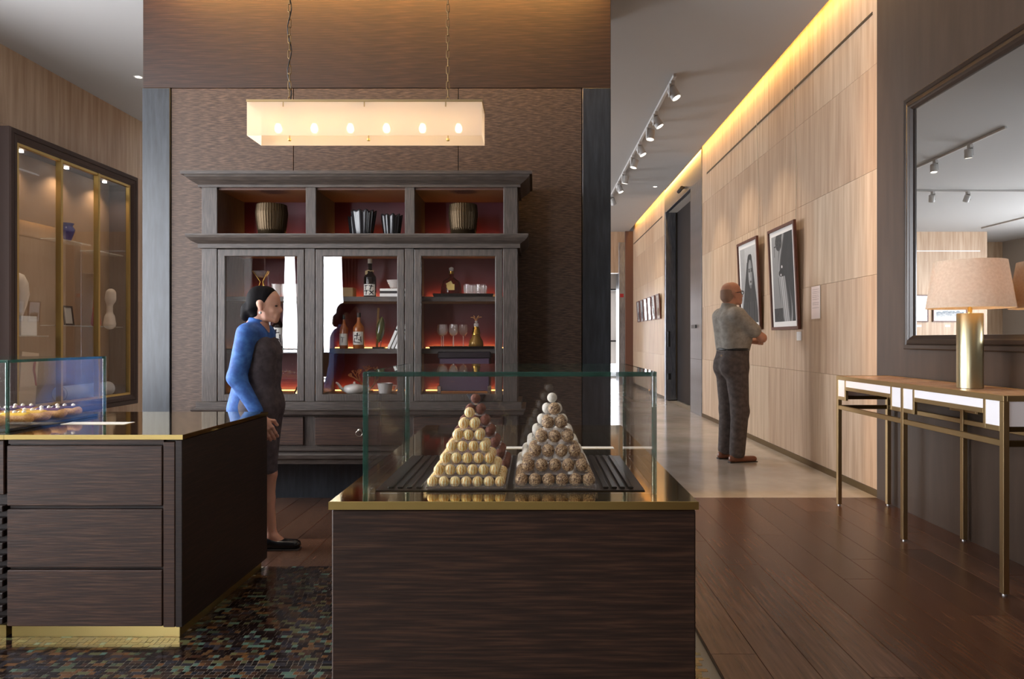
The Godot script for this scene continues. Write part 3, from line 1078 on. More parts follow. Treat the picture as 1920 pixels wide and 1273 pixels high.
func fill_cabinet() -> void:
	M.white_crystal = clear_pane(col(255, 250, 245), 0.3)
	var bronze_pot := plain(col(72, 58, 40), 0.45, 0.8)
	# niches (floor 2.022)
	single("bronze_pot", hammered(0.092, 0.118, 0.108, 0.25, 36), bronze_pot, "hammered bronze pot alone in the niche above the woman", "pot", "", Vector3(-2.0, 2.022, -5.19))
	single("bronze_pot", hammered(0.088, 0.112, 0.104, 0.25, 36), bronze_pot, "hammered bronze pot in the niche above the decanters", "pot", "", Vector3(-0.545, 2.022, -5.19))
	var blackc := plain(col(34, 33, 36), 0.25)
	for e in [[-1.365, -5.27, 0.055, 0.072, 0.17, 9, "black fluted vessel partly behind the largest fluted one"], [-1.295, -5.17, 0.062, 0.092, 0.195, 11, "largest black fluted ceramic vessel in the middle niche"], [-1.09, -5.2, 0.056, 0.078, 0.17, 10, "black fluted vessel standing apart beside the niche divider"]]:
		single("fluted_vessel", fluted(e[2], e[3], e[4], e[5], int(e[5])), blackc, e[6], "vessel", "", Vector3(e[0], 2.022, e[1]))
	# upper shelf 1.577
	var dark_glass := plain(col(30, 20, 16), 0.06)
	var amber := plain(col(168, 92, 26), 0.08)
	amber.clearcoat_enabled = true
	var s1 := brush_label([[0.2, 0.15, 0.45, 0.12, 2.5], [0.3, 0.1, 0.25, 0.5, 2.2], [0.55, 0.15, 0.85, 0.2, 2.2], [0.7, 0.1, 0.6, 0.5, 2.4], [0.15, 0.6, 0.5, 0.55, 2.4], [0.35, 0.55, 0.3, 0.92, 2.4], [0.6, 0.6, 0.85, 0.9, 2.6], [0.85, 0.58, 0.55, 0.92, 2.0]])
	var s2 := brush_label([[0.25, 0.3, 0.7, 0.26, 2.4], [0.5, 0.12, 0.45, 0.6, 2.6], [0.3, 0.5, 0.2, 0.75, 2.2], [0.2, 0.78, 0.7, 0.85, 2.4], [0.75, 0.4, 0.8, 0.8, 2.0], [0.6, 0.6, 0.72, 0.66, 2.0]])
	var sake := bottle("sake_bottle", "tall dark sake bottle with white label beside stacked books", Vector3(-1.28, 1.577, -5.30), 0.048, 0.175, 0.298, dark_glass, s1, plain(col(214, 204, 186), 0.6), 0.012, 0.10)
	var kn := new_st()
	var ring := []
	for k in 14: ring.append(Vector3(0.026 * cos(TAU * k / 14), 0.205 + 0.004 * sin(k * 2.0), 0.026 * sin(TAU * k / 14)))
	tube(kn, ring, 0.004, 6, true)
	box(kn, Vector3(-0.02, 0.19, 0.025), Vector3(0.02, 0.03, 0.004), 0.001)
	part(sake, "neck_cord", kn, plain(col(196, 168, 124), 0.8))
	var bxm := plain(col(190, 160, 116), 0.6)
	single("wooden_box", boxed(-0.07, 0.07, 0, 0.075, -0.05, 0.05, 0.003), bxm, "plain pale wooden box on the shelf with the sake bottle", "box", "", Vector3(-1.475, 1.577, -5.32))
	var book_y := 1.577
	for e in [[0.026, col(226, 224, 222), "white book at the bottom of the short stack"], [0.018, col(34, 32, 34), "thin black book between two white books"], [0.018, col(236, 234, 230), "white book on top under the glass bowl"]]:
		var bk := thing("book", e[2], "book", Vector3(-1.085, book_y, -5.30), 0.04, "stacked books")
		part(bk, "cover", boxed(-0.105, 0.105, 0, e[0], -0.07, 0.075, 0.002), plain(e[1], 0.5))
		part(bk, "pages", boxed(-0.103, 0.103, 0.003, e[0] - 0.003, -0.073, 0.0, 0.0), M.paper)
		book_y += e[0] + 0.0005
	var gb := new_st()
	lathe(gb, [[0.0, 0.001], [0.035, 0.0], [0.05, 0.015], [0.068, 0.055], [0.072, 0.068], [0.068, 0.068], [0.062, 0.052], [0.045, 0.02], [0.0, 0.012]], Vector3.ZERO, 18)
	for k in 18:
		var a := TAU * k / 18
		tube(gb, [Vector3(0.046 * cos(a), 0.01, 0.046 * sin(a)), Vector3(0.071 * cos(a + 0.2), 0.066, 0.071 * sin(a + 0.2))], 0.0016, 4)
	single("glass_bowl", gb, M.white_crystal, "cut glass bowl resting on the stacked books", "bowl", "", Vector3(-1.075, book_y, -5.29))
	# door 1 upper shelf: crystal and a gilt stand
	for e in [[-1.92, "cut glass beaker beside the gilt stand"], [-1.835, "cut glass beaker next to the door stile"], [-1.995, "cut glass beaker behind the woman's head"]]:
		var tb := thing("glass_beaker", e[1], "glass", Vector3(e[0], 1.577, -5.27), 0.0)
		var s := new_st()
		lathe(s, [[0.0, 0.001], [0.034, 0.0], [0.038, 0.05], [0.036, 0.1], [0.033, 0.1], [0.034, 0.05], [0.028, 0.012], [0.0, 0.011]], Vector3.ZERO, 12)
		part(tb, "cut_body", s, M.white_crystal)
	var gs := thing("gilt_stand", "gilt angular stand holding a glass bowl", "stand", Vector3(-2.11, 1.577, -5.28))
	var s := new_st()
	for k in 3:
		var a := TAU * k / 3 + 0.3
		tube(s, [Vector3(0.05 * cos(a), 0.004, 0.05 * sin(a)), Vector3(0.012 * cos(a + 0.5), 0.12, 0.012 * sin(a + 0.5)), Vector3(0.07 * cos(a + 0.2), 0.2, 0.07 * sin(a + 0.2))], 0.004, 6)
	part(gs, "legs", s, M.gold)
	s = new_st()
	lathe(s, [[0.0, 0.15], [0.04, 0.155], [0.066, 0.2], [0.063, 0.2], [0.038, 0.16], [0.0, 0.155]], Vector3.ZERO, 16)
	part(gs, "bowl", s, M.crystal)
	# door 1 middle shelf 1.18: bottle, bowl, spoon
	bottle("sake_bottle", "dark bottle with large white label behind the woman", Vector3(-1.985, 1.18, -5.28), 0.052, 0.19, 0.30, dark_glass, s2, plain(col(60, 48, 44), 0.5), 0.02, 0.16)
	var bw := thing("black_bowl", "small black bowl with a gilt spoon in it", "bowl", Vector3(-1.83, 1.18, -5.27))
	s = new_st()
	lathe(s, [[0.0, 0.001], [0.025, 0.0], [0.028, 0.008], [0.055, 0.03], [0.06, 0.04], [0.056, 0.04], [0.05, 0.03], [0.0, 0.012]], Vector3.ZERO, 20)
	part(bw, "bowl_body", s, blackc)
	s = new_st()
	tube(s, [Vector3(-0.09, 0.055, 0.02), Vector3(-0.03, 0.035, 0.01), Vector3(0.0, 0.022, 0)], 0.003, 6)
	part(bw, "spoon", s, M.gold)
	single("folded_card", boxed(-0.04, 0.04, 0, 0.075, -0.002, 0.002), M.paper, "white card standing behind the black bowl", "card", "", Vector3(-1.835, 1.18, -5.36), 0.3)
	# door 1 bottom 0.838: bell with its hammer
	var be := thing("brass_bell", "small domed brass bell with a slim upright handle", "bell", Vector3(-1.80, 0.838, -5.24))
	s = new_st()
	lathe(s, [[0.0, 0.004], [0.05, 0.0], [0.047, 0.012], [0.036, 0.03], [0.028, 0.05], [0.012, 0.06], [0.0, 0.062]], Vector3.ZERO, 22)
	part(be, "dome", s, plain(col(176, 148, 104), 0.22, 1.0))
	s = new_st()
	tube(s, [Vector3(-0.005, 0.06, 0), Vector3(-0.008, 0.24, 0)], 0.003, 6)
	part(be, "handle", s, M.dark_metal)
	for k in 2:
		single("white_dish", _dish(0.07 - 0.012 * k), plain(col(226, 220, 214), 0.3), ["wide white dish lying under the smaller one", "small white dish stacked in the wider one"][k], "dish", "", Vector3(-2.16, 0.838 + 0.012 * k, -5.28))
	# door 2 middle: whisky, sculpture, books
	bottle("whisky_bottle", "amber whisky bottle with plain cream label next to the tall wooden rod", Vector3(-1.475, 1.18, -5.27), 0.033, 0.17, 0.26, amber, brush_label([[0.3, 0.3, 0.7, 0.35, 1.5], [0.5, 0.4, 0.45, 0.8, 1.6]]), M.black, 0.025, 0.115)
	bottle("whisky_bottle", "amber whisky bottle with white label and bold brush writing", Vector3(-1.355, 1.18, -5.25), 0.043, 0.18, 0.275, amber, s2, M.black, 0.03, 0.13)
	s = new_st()
	tube(s, [Vector3(0, 0, 0), Vector3(0.012, 0.32, 0.0)], 0.009, 8)
	single("wooden_rod", s, plain(col(176, 134, 76), 0.5), "tall slim wooden rod leaning upright behind the bottles", "rod", "", Vector3(-1.25, 1.18, -5.40))
	var lf := thing("green_glass_leaf", "olive glass leaf sculpture on a thin black stand", "sculpture", Vector3(-1.2, 1.18, -5.25))
	part(lf, "base", boxed(-0.045, 0.045, 0, 0.012, -0.03, 0.03, 0.002), M.black)
	s = new_st()
	tube(s, [Vector3(0.012, 0.01, 0), Vector3(0.02, 0.07, 0)], 0.003, 6)
	part(lf, "stem", s, M.black)
	s = new_st()
	lathe(s, [[0.0, 0.0], [0.022, 0.03], [0.034, 0.08], [0.03, 0.14], [0.016, 0.185], [0.0, 0.205]], Vector3.ZERO, 18, Transform3D(Basis(Vector3.BACK, -0.12), Vector3(0.0, 0.045, 0)), 1.0, 0.45)
	part(lf, "leaf", s, plain(col(72, 72, 38), 0.1))
	for k in 4:
		var bk := thing("leaning_book", ["white book at the back of the leaning row", "second white book of the leaning row", "third white book of the leaning row", "outermost white book of the leaning row"][k], "book", Vector3(-1.125 + 0.03 * k, 1.1835, -5.26), 0.0, "leaning books")
		bk.rotation.z = -0.42
		part(bk, "cover", boxed(0, 0.02, 0.0, 0.205, -0.07, 0.07, 0.002), plain([col(228, 226, 222), col(216, 214, 212), col(236, 234, 230), col(206, 206, 208)][k], 0.5))
		part(bk, "spine_band", boxed(-0.0006, 0.0206, 0.15, 0.165, -0.05, 0.0706), M.black)
	# door 2 bottom: coral, teapot, mug
	var co := thing("gold_coral", "branching gilt coral ornament behind the teapot", "ornament", Vector3(-1.315, 0.838, -5.36))
	s = new_st()
	lathe(s, [[0.0, 0.0], [0.05, 0.0], [0.045, 0.015], [0.0, 0.02]], Vector3.ZERO, 14)
	part(co, "base", s, M.gold)
	s = new_st()
	var r2 := RandomNumberGenerator.new()
	r2.seed = 77
	_branch(s, Vector3(0, 0.01, 0), Vector3(-0.8, 1, 0), 0.095, 0.009, 4, r2)
	_branch(s, Vector3(0, 0.01, 0), Vector3(0.9, 1, 0.05), 0.095, 0.009, 4, r2)
	_branch(s, Vector3(0, 0.01, 0), Vector3(0.1, 1, -0.1), 0.1, 0.008, 4, r2)
	part(co, "branches", s, plain(col(214, 160, 108), 0.4, 0.25))
	var porcelain := plain(col(232, 226, 220), 0.15)
	var tp := thing("teapot", "white porcelain teapot with a long spout", "teapot", Vector3(-1.375, 0.838, -5.20))
	s = new_st()
	lathe(s, [[0.0, 0.0], [0.05, 0.0], [0.075, 0.015], [0.085, 0.04], [0.072, 0.062], [0.03, 0.072], [0.0, 0.073]], Vector3.ZERO, 26)
	part(tp, "pot_body", s, porcelain)
	s = new_st()
	tube(s, [Vector3(-0.07, 0.025, 0), Vector3(-0.1, 0.04, 0), Vector3(-0.125, 0.075, 0), Vector3(-0.14, 0.085, 0)], [0.018, 0.013, 0.009, 0.007], 10)
	part(tp, "spout", s, porcelain)
	s = new_st()
	tube(s, [Vector3(0.07, 0.055, 0), Vector3(0.11, 0.06, 0), Vector3(0.12, 0.035, 0), Vector3(0.08, 0.015, 0)], 0.006, 8)
	part(tp, "pot_handle", s, porcelain)
	s = new_st()
	lathe(s, [[0.02, 0.072], [0.008, 0.078], [0.01, 0.088], [0.0, 0.094]], Vector3.ZERO, 14)
	part(tp, "lid_knob", s, porcelain)
	var mg := thing("mug", "white porcelain mug beside the teapot", "mug", Vector3(-1.14, 0.838, -5.2))
	s = new_st()
	lathe(s, [[0.0, 0.001], [0.045, 0.0], [0.052, 0.03], [0.06, 0.08], [0.057, 0.08], [0.048, 0.03], [0.0, 0.012]], Vector3.ZERO, 22)
	part(mg, "mug_body", s, porcelain)
	s = new_st()
	tube(s, [Vector3(0.052, 0.065, 0), Vector3(0.085, 0.062, 0), Vector3(0.08, 0.03, 0), Vector3(0.05, 0.02, 0)], 0.006, 8)
	part(mg, "mug_handle", s, porcelain)
	# door 3 upper: decanter and tumblers on a tray
	single("serving_tray", _tray(0.225, 0.1, 0.022), M.black, "dark tray under the cognac decanter", "tray", "", Vector3(-0.545, 1.577, -5.28))
	var cg := thing("cognac_decanter", "squat cognac decanter with gilt label and glass stopper", "decanter", Vector3(-0.645, 1.5835, -5.27))
	s = new_st()
	lathe(s, [[0.0, 0.0], [0.082, 0.0], [0.088, 0.012], [0.08, 0.07], [0.068, 0.115], [0.03, 0.14], [0.017, 0.15], [0.017, 0.175]], Vector3.ZERO, 8, Transform3D(Basis(Vector3.UP, PI / 8), Vector3.ZERO), 1.0, 0.6)
	var cognac := plain(col(96, 22, 14), 0.05)
	part(cg, "flask", s, cognac)
	part(cg, "gilt_label", boxed(-0.03, 0.03, 0.045, 0.09, 0.05, 0.052), plain(col(214, 184, 112), 0.4, 0.6))
	var tg := new_st()
	box(tg, Vector3(0.005, 0.105, 0.05), Vector3(0.045, 0.045, 0.003), 0.0, Transform3D(Basis(Vector3.BACK, 0.5), Vector3(0.04, -0.01, 0)))
	part(cg, "hang_tag", tg, plain(col(206, 176, 108), 0.5))
	s = new_st()
	lathe(s, [[0.0185, 0.17], [0.0195, 0.172], [0.0195, 0.192], [0.0, 0.193]], Vector3.ZERO, 14)
	part(cg, "collar", s, M.gold)
	s = new_st()
	lathe(s, [[0.0, 0.192], [0.015, 0.194], [0.02, 0.215], [0.012, 0.225], [0.0, 0.226]], Vector3.ZERO, 12)
	part(cg, "glass_stopper", s, M.white_crystal)
	for k in 4:
		tumbler(Vector3(-0.505 + 0.088 * (k % 2), 1.5835, -5.24 - 0.095 * (k / 2)), "cut glass tumbler on the tray by the cognac decanter")
	# door 3 middle: stemmed glasses and golden decanter
	single("serving_tray", _tray(0.24, 0.1, 0.018), M.black_gloss, "black tray under the wine glasses", "tray", "", Vector3(-0.555, 1.18, -5.27))
	for e in [[-0.705, -5.25], [-0.625, -5.24], [-0.73, -5.33], [-0.64, -5.34], [-0.56, -5.335]]:
		stemmed(Vector3(e[0], 1.1865, e[1]), "clear stemmed wine glass on the black tray", 0.036, 0.18, "wine glasses on the black tray")
	var gd := thing("gold_decanter", "pear shaped decanter with gilt neck and sprig stopper", "decanter", Vector3(-0.452, 1.1865, -5.25))
	s = new_st()
	lathe(s, [[0.0, 0.0], [0.045, 0.0], [0.058, 0.018], [0.054, 0.05], [0.034, 0.085], [0.03, 0.1]], Vector3.ZERO, 22)
	part(gd, "flask", s, plain(col(140, 104, 40), 0.06, 0.3))
	s = new_st()
	lathe(s, [[0.031, 0.098], [0.034, 0.1], [0.027, 0.15], [0.022, 0.155], [0.022, 0.162]], Vector3.ZERO, 22)
	part(gd, "gilt_neck", s, M.gold)
	s = new_st()
	lathe(s, [[0.0, 0.16], [0.018, 0.163], [0.02, 0.185], [0.008, 0.195], [0.014, 0.205], [0.0, 0.212]], Vector3.ZERO, 14)
	part(gd, "glass_stopper", s, M.white_crystal)
	s = new_st()
	for k in 6:
		var a := TAU * k / 6
		tube(s, [Vector3(0, 0.205, 0), Vector3(0.02 * cos(a), 0.235, 0.012 * sin(a)), Vector3(0.042 * cos(a), 0.236 + 0.012 * sin(k * 2.0), 0.02 * sin(a))], 0.0035, 5)
	part(gd, "sprig", s, plain(col(196, 140, 96), 0.4, 0.5))
	# door 3 bottom: lacquer chest
	var ch := thing("lacquer_chest", "purple-grey lacquer chest with silvered corner feet", "chest", Vector3(-0.535, 0.838, -5.27))
	part(ch, "chest_body", boxed(-0.19, 0.19, 0.02, 0.27, -0.13, 0.1, 0.006), plain(col(88, 70, 92), 0.25))
	part(ch, "chest_lid", boxed(-0.2, 0.2, 0.27, 0.32, -0.14, 0.11, 0.006), plain(col(38, 34, 42), 0.25))
	for x in [-0.19, 0.19]:
		part(ch, "corner_foot", boxed(x - 0.014, x + 0.014, 0.0, 0.06, 0.07, 0.108, 0.003), plain(col(208, 200, 190), 0.2, 1.0))
	# bowl on the ledge
	var lb := new_st()
	lathe(lb, [[0.0, 0.001], [0.03, 0.0], [0.02, 0.012], [0.025, 0.03], [0.06, 0.085], [0.072, 0.105], [0.068, 0.105], [0.05, 0.08], [0.0, 0.04]], Vector3.ZERO, 24)
	single("grey_bowl", lb, plain(col(70, 72, 74), 0.3), "dark grey footed bowl on the cabinet ledge", "bowl", "", Vector3(-0.435, 0.744, -5.035))

func _dish(r: float) -> SurfaceTool:
	var s := new_st()
	lathe(s, [[0.0, 0.001], [r * 0.6, 0.0], [r, 0.014], [r * 0.96, 0.014], [r * 0.55, 0.005], [0.0, 0.004]], Vector3.ZERO, 24)
	return s

func _tray(hw: float, hd: float, h: float) -> SurfaceTool:
	var s := new_st()
	frame_ring(s, hw * 2, hd * 2, [[0.0, 0.0], [-0.008, h], [-0.002, h], [0.006, 0.006], [min(hw, hd) - 0.001, 0.006]], Transform3D(Basis(Vector3.RIGHT, -PI / 2), Vector3.ZERO))
	bx(s, -hw, hw, 0, 0.006, -hd, hd)
	return s

func _branch(s: SurfaceTool, p: Vector3, d: Vector3, ln: float, r: float, depth: int, r2: RandomNumberGenerator) -> void:
	var q := p + d.normalized() * ln
	var mid := (p + q) / 2 + Vector3(r2.randf_range(-0.008, 0.008), 0, r2.randf_range(-0.006, 0.006))
	tube(s, [p, mid, q], [r, r * 0.85, r * 0.75], 5)
	if depth == 0: return
	for k in 2 + (r2.randi() % 2):
		var e := d.normalized() + Vector3(r2.randf_range(-1.1, 1.1), r2.randf_range(-0.3, 0.6), r2.randf_range(-0.5, 0.5))
		_branch(s, q, e, ln * 0.55, r * 0.72, depth - 1, r2)

# ---------------------------------------------------------------- counters and the glass cases
func glass_case(parent: Node3D, x0: float, x1: float, y0: float, y1: float, zf: float, zb: float, th: float, sides: Array) -> void:
	# panes with polished green edges, in the parent's room coordinates
	if "front" in sides: part(parent, "front_pane", boxed(x0 + th, x1 - th, y0, y1 - th, zf - th, zf), M.glass)
	if "back" in sides: part(parent, "back_pane", boxed(x0 + th, x1 - th, y0, y1 - th, zb, zb + th), M.glass)
	if "left" in sides: part(parent, "side_pane", boxed(x0, x0 + th, y0, y1 - th, zb + th, zf - th), M.glass)
	if "right" in sides: part(parent, "side_pane", boxed(x1 - th, x1, y0, y1 - th, zb + th, zf - th), M.glass)
	part(parent, "top_pane", boxed(x0, x1, y1 - th, y1, zb, zf), M.glass)
	var e := new_st()
	for x in [x0, x1]:
		var s: float = th if x == x0 else -th
		for z in [zf, zb]:
			var q: float = -th if z == zf else th
			bx(e, min(x, x + s), max(x, x + s), y0, y1, min(z, z + q), max(z, z + q), 0.0015)
		bx(e, min(x, x + s), max(x, x + s), y1 - th, y1, zb + th, zf - th, 0.0015)
	bx(e, x0 + th, x1 - th, y1 - th, y1, zf - th, zf, 0.0015)
	bx(e, x0 + th, x1 - th, y1 - th, y1, zb, zb + th, 0.0015)
	part(parent, "polished_edges", e, M.glass_edge, "sea-green polished glass edges")

func build_counters() -> void:
	# left counter with drawers
	var xr := -1.472
	var zf := -2.85
	var zb := -3.754
	var top := 0.8525
	var c := room_thing("drawer_counter", "dark timber counter with three wide drawers and polished brass top", "counter", Vector3(-2.6, 0, -3.3))
	part(c, "brass_top", boxed(-2.212, xr + 0.004, top - 0.02, top, zb - 0.004, zf + 0.0045, 0.002), M.brass_top, "mirror-polished brass top")
	part(c, "brass_lip", boxed(-2.212, xr + 0.004, top - 0.0195, top - 0.0005, zf + 0.0046, zf + 0.006), M.brass)
	part(c, "plinth", boxed(-2.2, xr - 0.02, 0, 0.048, zb + 0.03, zf - 0.02, 0.002), M.brass, "brushed brass plinth")
	part(c, "side_panel", boxed(xr - 0.03, xr, 0.048, top - 0.022, zb, zf, 0.003), M.counter_side)
	part(c, "back_panel", boxed(-2.2, xr - 0.03, 0.048, top - 0.022, zb, zb + 0.02), M.counter_side)
	part(c, "carcass", boxed(-2.2, xr - 0.03, 0.048, top - 0.022, zb + 0.02, zf - 0.03), M.counter_side)
	# face frame on the right, then three drawers
	var x1 := (305.0 - 1003.0) / 449.0
	var x0 := (12.0 - 1003.0) / 449.0
	part(c, "end_stile", boxed(x1 + 0.002, xr - 0.031, 0.048, top - 0.03, zf - 0.03, zf, 0.003), M.counter_wood)
	part(c, "top_rail", boxed(x0, x1 - 0.002, 0.812, top - 0.024, zf - 0.03, zf - 0.012), M.counter_wood)
	for y in [[0.555, 0.806], [0.298, 0.54], [0.052, 0.286]]:
		var dr := Node3D.new()
		dr.name = "drawer"
		c.add_child(dr, true)
		dr.position = Vector3((x0 + x1) / 2, (y[0] + y[1]) / 2, zf - 0.012) - c.position
		var h: float = (y[1] - y[0]) / 2
		part(dr, "drawer_front", boxed(-(x1 - x0) / 2 + 0.002, (x1 - x0) / 2 - 0.002, -h, h, -0.012, 0.012, 0.003), M.counter_wood)
		part(dr, "finger_rail", boxed(-(x1 - x0) / 2 + 0.002, (x1 - x0) / 2 - 0.002, h + 0.001, h + 0.012, -0.02, -0.008), M.counter_side)
	# neighbouring counter with slatted front
	var n := room_thing("slatted_counter", "dark timber counter with horizontal slats beside the drawers", "counter", Vector3(-3.2, 0, -3.0))
	part(n, "carcass", boxed(-4.2, x0 - 0.016, 0.05, top - 0.022, zb, zf - 0.032), M.counter_side)
	part(n, "brass_top", boxed(-4.2, -2.2135, top - 0.02, top, zb - 0.004, zf + 0.0045, 0.002), M.brass_top)
	part(n, "brass_lip", boxed(-4.2, -2.2135, top - 0.0195, top - 0.0005, zf + 0.0046, zf + 0.006), M.brass)
	part(n, "plinth", boxed(-4.2, x0 - 0.016, 0, 0.05, zb + 0.03, zf - 0.02), M.brass)
	part(n, "upper_board", boxed(-4.2, x0 - 0.016, 0.60, 0.828, zf - 0.03, zf - 0.008, 0.003), M.counter_wood)
	for k in 10:
		part(n, "slat", boxed(-4.2, x0 - 0.012, 0.062 + 0.052 * k, 0.088 + 0.052 * k, zf - 0.03, zf + 0.004, 0.003), M.counter_side)
	# glass case with eclairs on the left counter
	var gc := room_thing("pastry_case", "low glass case of eclairs on the brass counter", "display case", Vector3(-2.9, top, -3.2))
	glass_case(gc, -4.1, -2.235, top, 1.163, -2.895, -3.56, 0.012, ["front", "back", "right"])
	part(gc, "tray", boxed(-4.05, -2.26, top + 0.001, top + 0.014, -3.53, -2.93, 0.002), M.black)
	var icing := [col(226, 178, 62), col(232, 190, 70), col(120, 52, 40), col(214, 168, 60), col(92, 60, 90), col(60, 40, 70)]
	var spots := [[-2.40, -2.99, 0], [-2.36, -3.10, 1], [-2.36, -3.21, 3], [-2.36, -3.32, 4], [-2.36, -3.43, 5], [-2.60, -2.99, 1], [-2.57, -3.10, 0], [-2.57, -3.21, 2], [-2.57, -3.32, 5], [-2.57, -3.43, 4]]
	var names := ["yellow", "golden", "chocolate", "honey", "violet", "plum"]
	var loaf := body_mesh([[Vector3(-0.055, 0.024, 0), Vector3(0.055, 0.024, 0), 0.026, 0.026, Vector3(1, 0.9, 1.1)]], 0.006, 0.01)
	var glaze := body_mesh([[Vector3(-0.05, 0.038, 0), Vector3(0.05, 0.038, 0), 0.018, 0.018, Vector3(1, 0.75, 1.25)]], 0.005, 0.01)
	for e in spots:
		var row := int(round((-2.99 - e[1]) / 0.11))
		var where: String = ["front", "second", "third", "fourth", "rear"][row]
		var ec := thing("eclair", "%s glazed eclair in the %s row, %s end of the tray" % [names[e[2]], where, "counter-top" if e[0] > -2.5 else "far"], "eclair", Vector3(e[0], top + 0.0155, e[1]), 0.0, "eclairs in the glass case")
		part(ec, "pastry", loaf, M.pastry)
		part(ec, "icing", glaze, plain(icing[e[2]], 0.2))
		var bl := new_st()
		for k in 3:
			lathe(bl, [[0.0, 0.0], [0.009, 0.001], [0.008, 0.008], [0.0, 0.013]], Vector3(-0.04 + 0.04 * k, 0.049, 0.004 * (k % 2)), 9)
		part(ec, "cream_dots", bl, plain(col(244, 234, 214), 0.5))
	var st := new_st()
	box(st, Vector3(-2.07, top + 0.0012, -3.235), Vector3(0.30, 0.0012, 0.085))  # thin white slab laid on the brass
	single("white_sheet", st, M.paper, "thin white sheet lying on the brass counter top", "paper")
	# truffle counter in the middle
	var b := room_thing("truffle_counter", "dark timber block counter with polished brass top and glass case", "counter", Vector3(-0.05, 0, -2.4))
	part(b, "timber_body", boxed(-0.503, 0.398, 0.05, 0.828, -3.186, -1.69, 0.003), M.counter_wood)
	part(b, "plinth", boxed(-0.48, 0.375, 0.0, 0.05, -3.17, -1.71), M.brass)
	part(b, "brass_top", boxed(-0.509, 0.404, 0.83, 0.85, -3.192, -1.684, 0.002), M.brass_top, "mirror-polished brass top")
	part(b, "brass_lip", boxed(-0.509, 0.404, 0.8305, 0.8495, -1.684, -1.6825), M.brass)
	part(b, "display_bed", boxed(-0.42, 0.29, 0.8505, 0.8525, -2.335, -1.80), M.tray, "dark bed inside the glass case")
	for x in [-0.385, -0.36, -0.335, -0.31, 0.19, 0.212, 0.234, 0.256]:
		part(b, "bed_slat", boxed(x - 0.007, x + 0.007, 0.8525, 0.8575, -2.32, -1.82, 0.0015), M.black_gloss)
	var g := room_thing("truffle_case", "clear glass case with green edges over the truffle pyramids", "display case", Vector3(-0.065, 0.8505, -2.07))
	glass_case(g, -0.446, 0.316, 0.8505, 1.166, -1.768, -2.366, 0.012, ["front", "back", "left", "right"])
	st = new_st()
	box(st, Vector3(0.085, 0.851, -2.52), Vector3(0.41, 0.0012, 0.045))  # narrow white slab on the brass, behind the case
	single("white_strip", st, M.paper, "narrow white strip on the brass behind the glass case", "paper")

func truffle_texture(base: Color, stripe: Color, sd: int) -> StandardMaterial3D:
	var im := Image.create(128, 64, false, Image.FORMAT_RGB8)
	var n := FastNoiseLite.new()
	n.seed = sd
	n.frequency = 0.05
	for y in 64:
		for x in 128:
			var v := sin(x * 0.49 + n.get_noise_2d(x, y) * 2.2) * 0.5 + 0.5
			v = smoothstep(0.55, 0.9, v) * (0.85 + 0.4 * n.get_noise_2d(x * 3.0, y * 3.0 + 50))
			im.set_pixel(x, y, base.lerp(stripe, clampf(v, 0, 1)))
	var m := plain(Color.WHITE, 0.45)
	m.albedo_texture = ImageTexture.create_from_image(im)
	m.subsurf_scatter_enabled = true
	m.subsurf_scatter_strength = 0.15
	return m

func nutty(r: float, sd: int) -> ArrayMesh:
	# truffle rolled in chopped nuts: a lumpy ball with nut-coloured and dark patches
	var segs := 52
	var rings := 30
	var n := FastNoiseLite.new()
	n.seed = sd
	n.noise_type = FastNoiseLite.TYPE_CELLULAR
	n.cellular_return_type = FastNoiseLite.RETURN_DISTANCE2_SUB
	n.frequency = 300.0
	var c2 := FastNoiseLite.new()
	c2.seed = sd + 9
	c2.noise_type = FastNoiseLite.TYPE_CELLULAR
	c2.cellular_return_type = FastNoiseLite.RETURN_CELL_VALUE
	c2.frequency = 300.0
	c2.seed = sd
	var st := new_st()
	st.set_smooth_group(0)
	var P := []
	for j in rings + 1:
		var line := []
		for i in segs:
			var d := Vector3(cos(TAU * i / segs) * sin(PI * j / rings), cos(PI * j / rings), sin(TAU * i / segs) * sin(PI * j / rings))
			var e: float = clampf(n.get_noise_3dv(d * r) + 1.0, 0.0, 1.0)
			var cv := c2.get_noise_3dv(d * r)
			var cc := col(206, 170, 124).lerp(col(236, 214, 176), clampf(cv * 0.5 + 0.5, 0, 1))
			if cv < -0.35: cc = col(84, 52, 36)
			cc = cc.lerp(col(70, 42, 30), clampf(1.0 - e * 3.5, 0, 1))
			line.append([d * (r * (0.9 + 0.14 * e)), cc.srgb_to_linear()])
		P.append(line)
	for j in rings:
		for i in segs:
			var i1 := (i + 1) % segs
			for q in [P[j][i], P[j][i1], P[j + 1][i1], P[j][i], P[j + 1][i1], P[j + 1][i]]:
				st.set_color(q[1])
				st.add_vertex(q[0])
	st.generate_normals()
	return st.commit()

func pyramid(called: String, label: String, group: String, meshes: Array, mats: Array, n: int, pitch: float, rise: float, r: float, cx: float, cz: float, y0: float, front_from: int, spin: bool) -> void:
	# rings of truffles, level by level; only the rows that can be seen
	for lv in n:
		var m := n - lv
		for i in m:
			for j in m:
				var on_front := j == 0 and lv >= front_from
				var on_side := i == 0 or i == m - 1
				if not (on_front or on_side): continue
				if on_side and j > m - 2 and m > 2: continue
				var p := Vector3(cx + (i - (m - 1) / 2.0) * pitch, y0 + r + lv * rise, cz + ((m - 1) / 2.0 - j) * pitch)
				var k := rng.randi() % meshes.size()
				var o := mesh_node(numbered(called), meshes[k], mats[rng.randi() % mats.size()])
				add_child(o)
				o.position = p
				o.rotation = Vector3(rng.randf_range(-0.15, 0.15), rng.randf() * TAU, rng.randf_range(-0.12, 0.12)) if spin else Vector3(0, rng.randf() * TAU, 0)
				tag(o, label.replace("TIER", ["bottom", "second", "third", "fourth", "fifth", "sixth", "top"][lv if lv < n - 1 else 6]), "truffle", group)

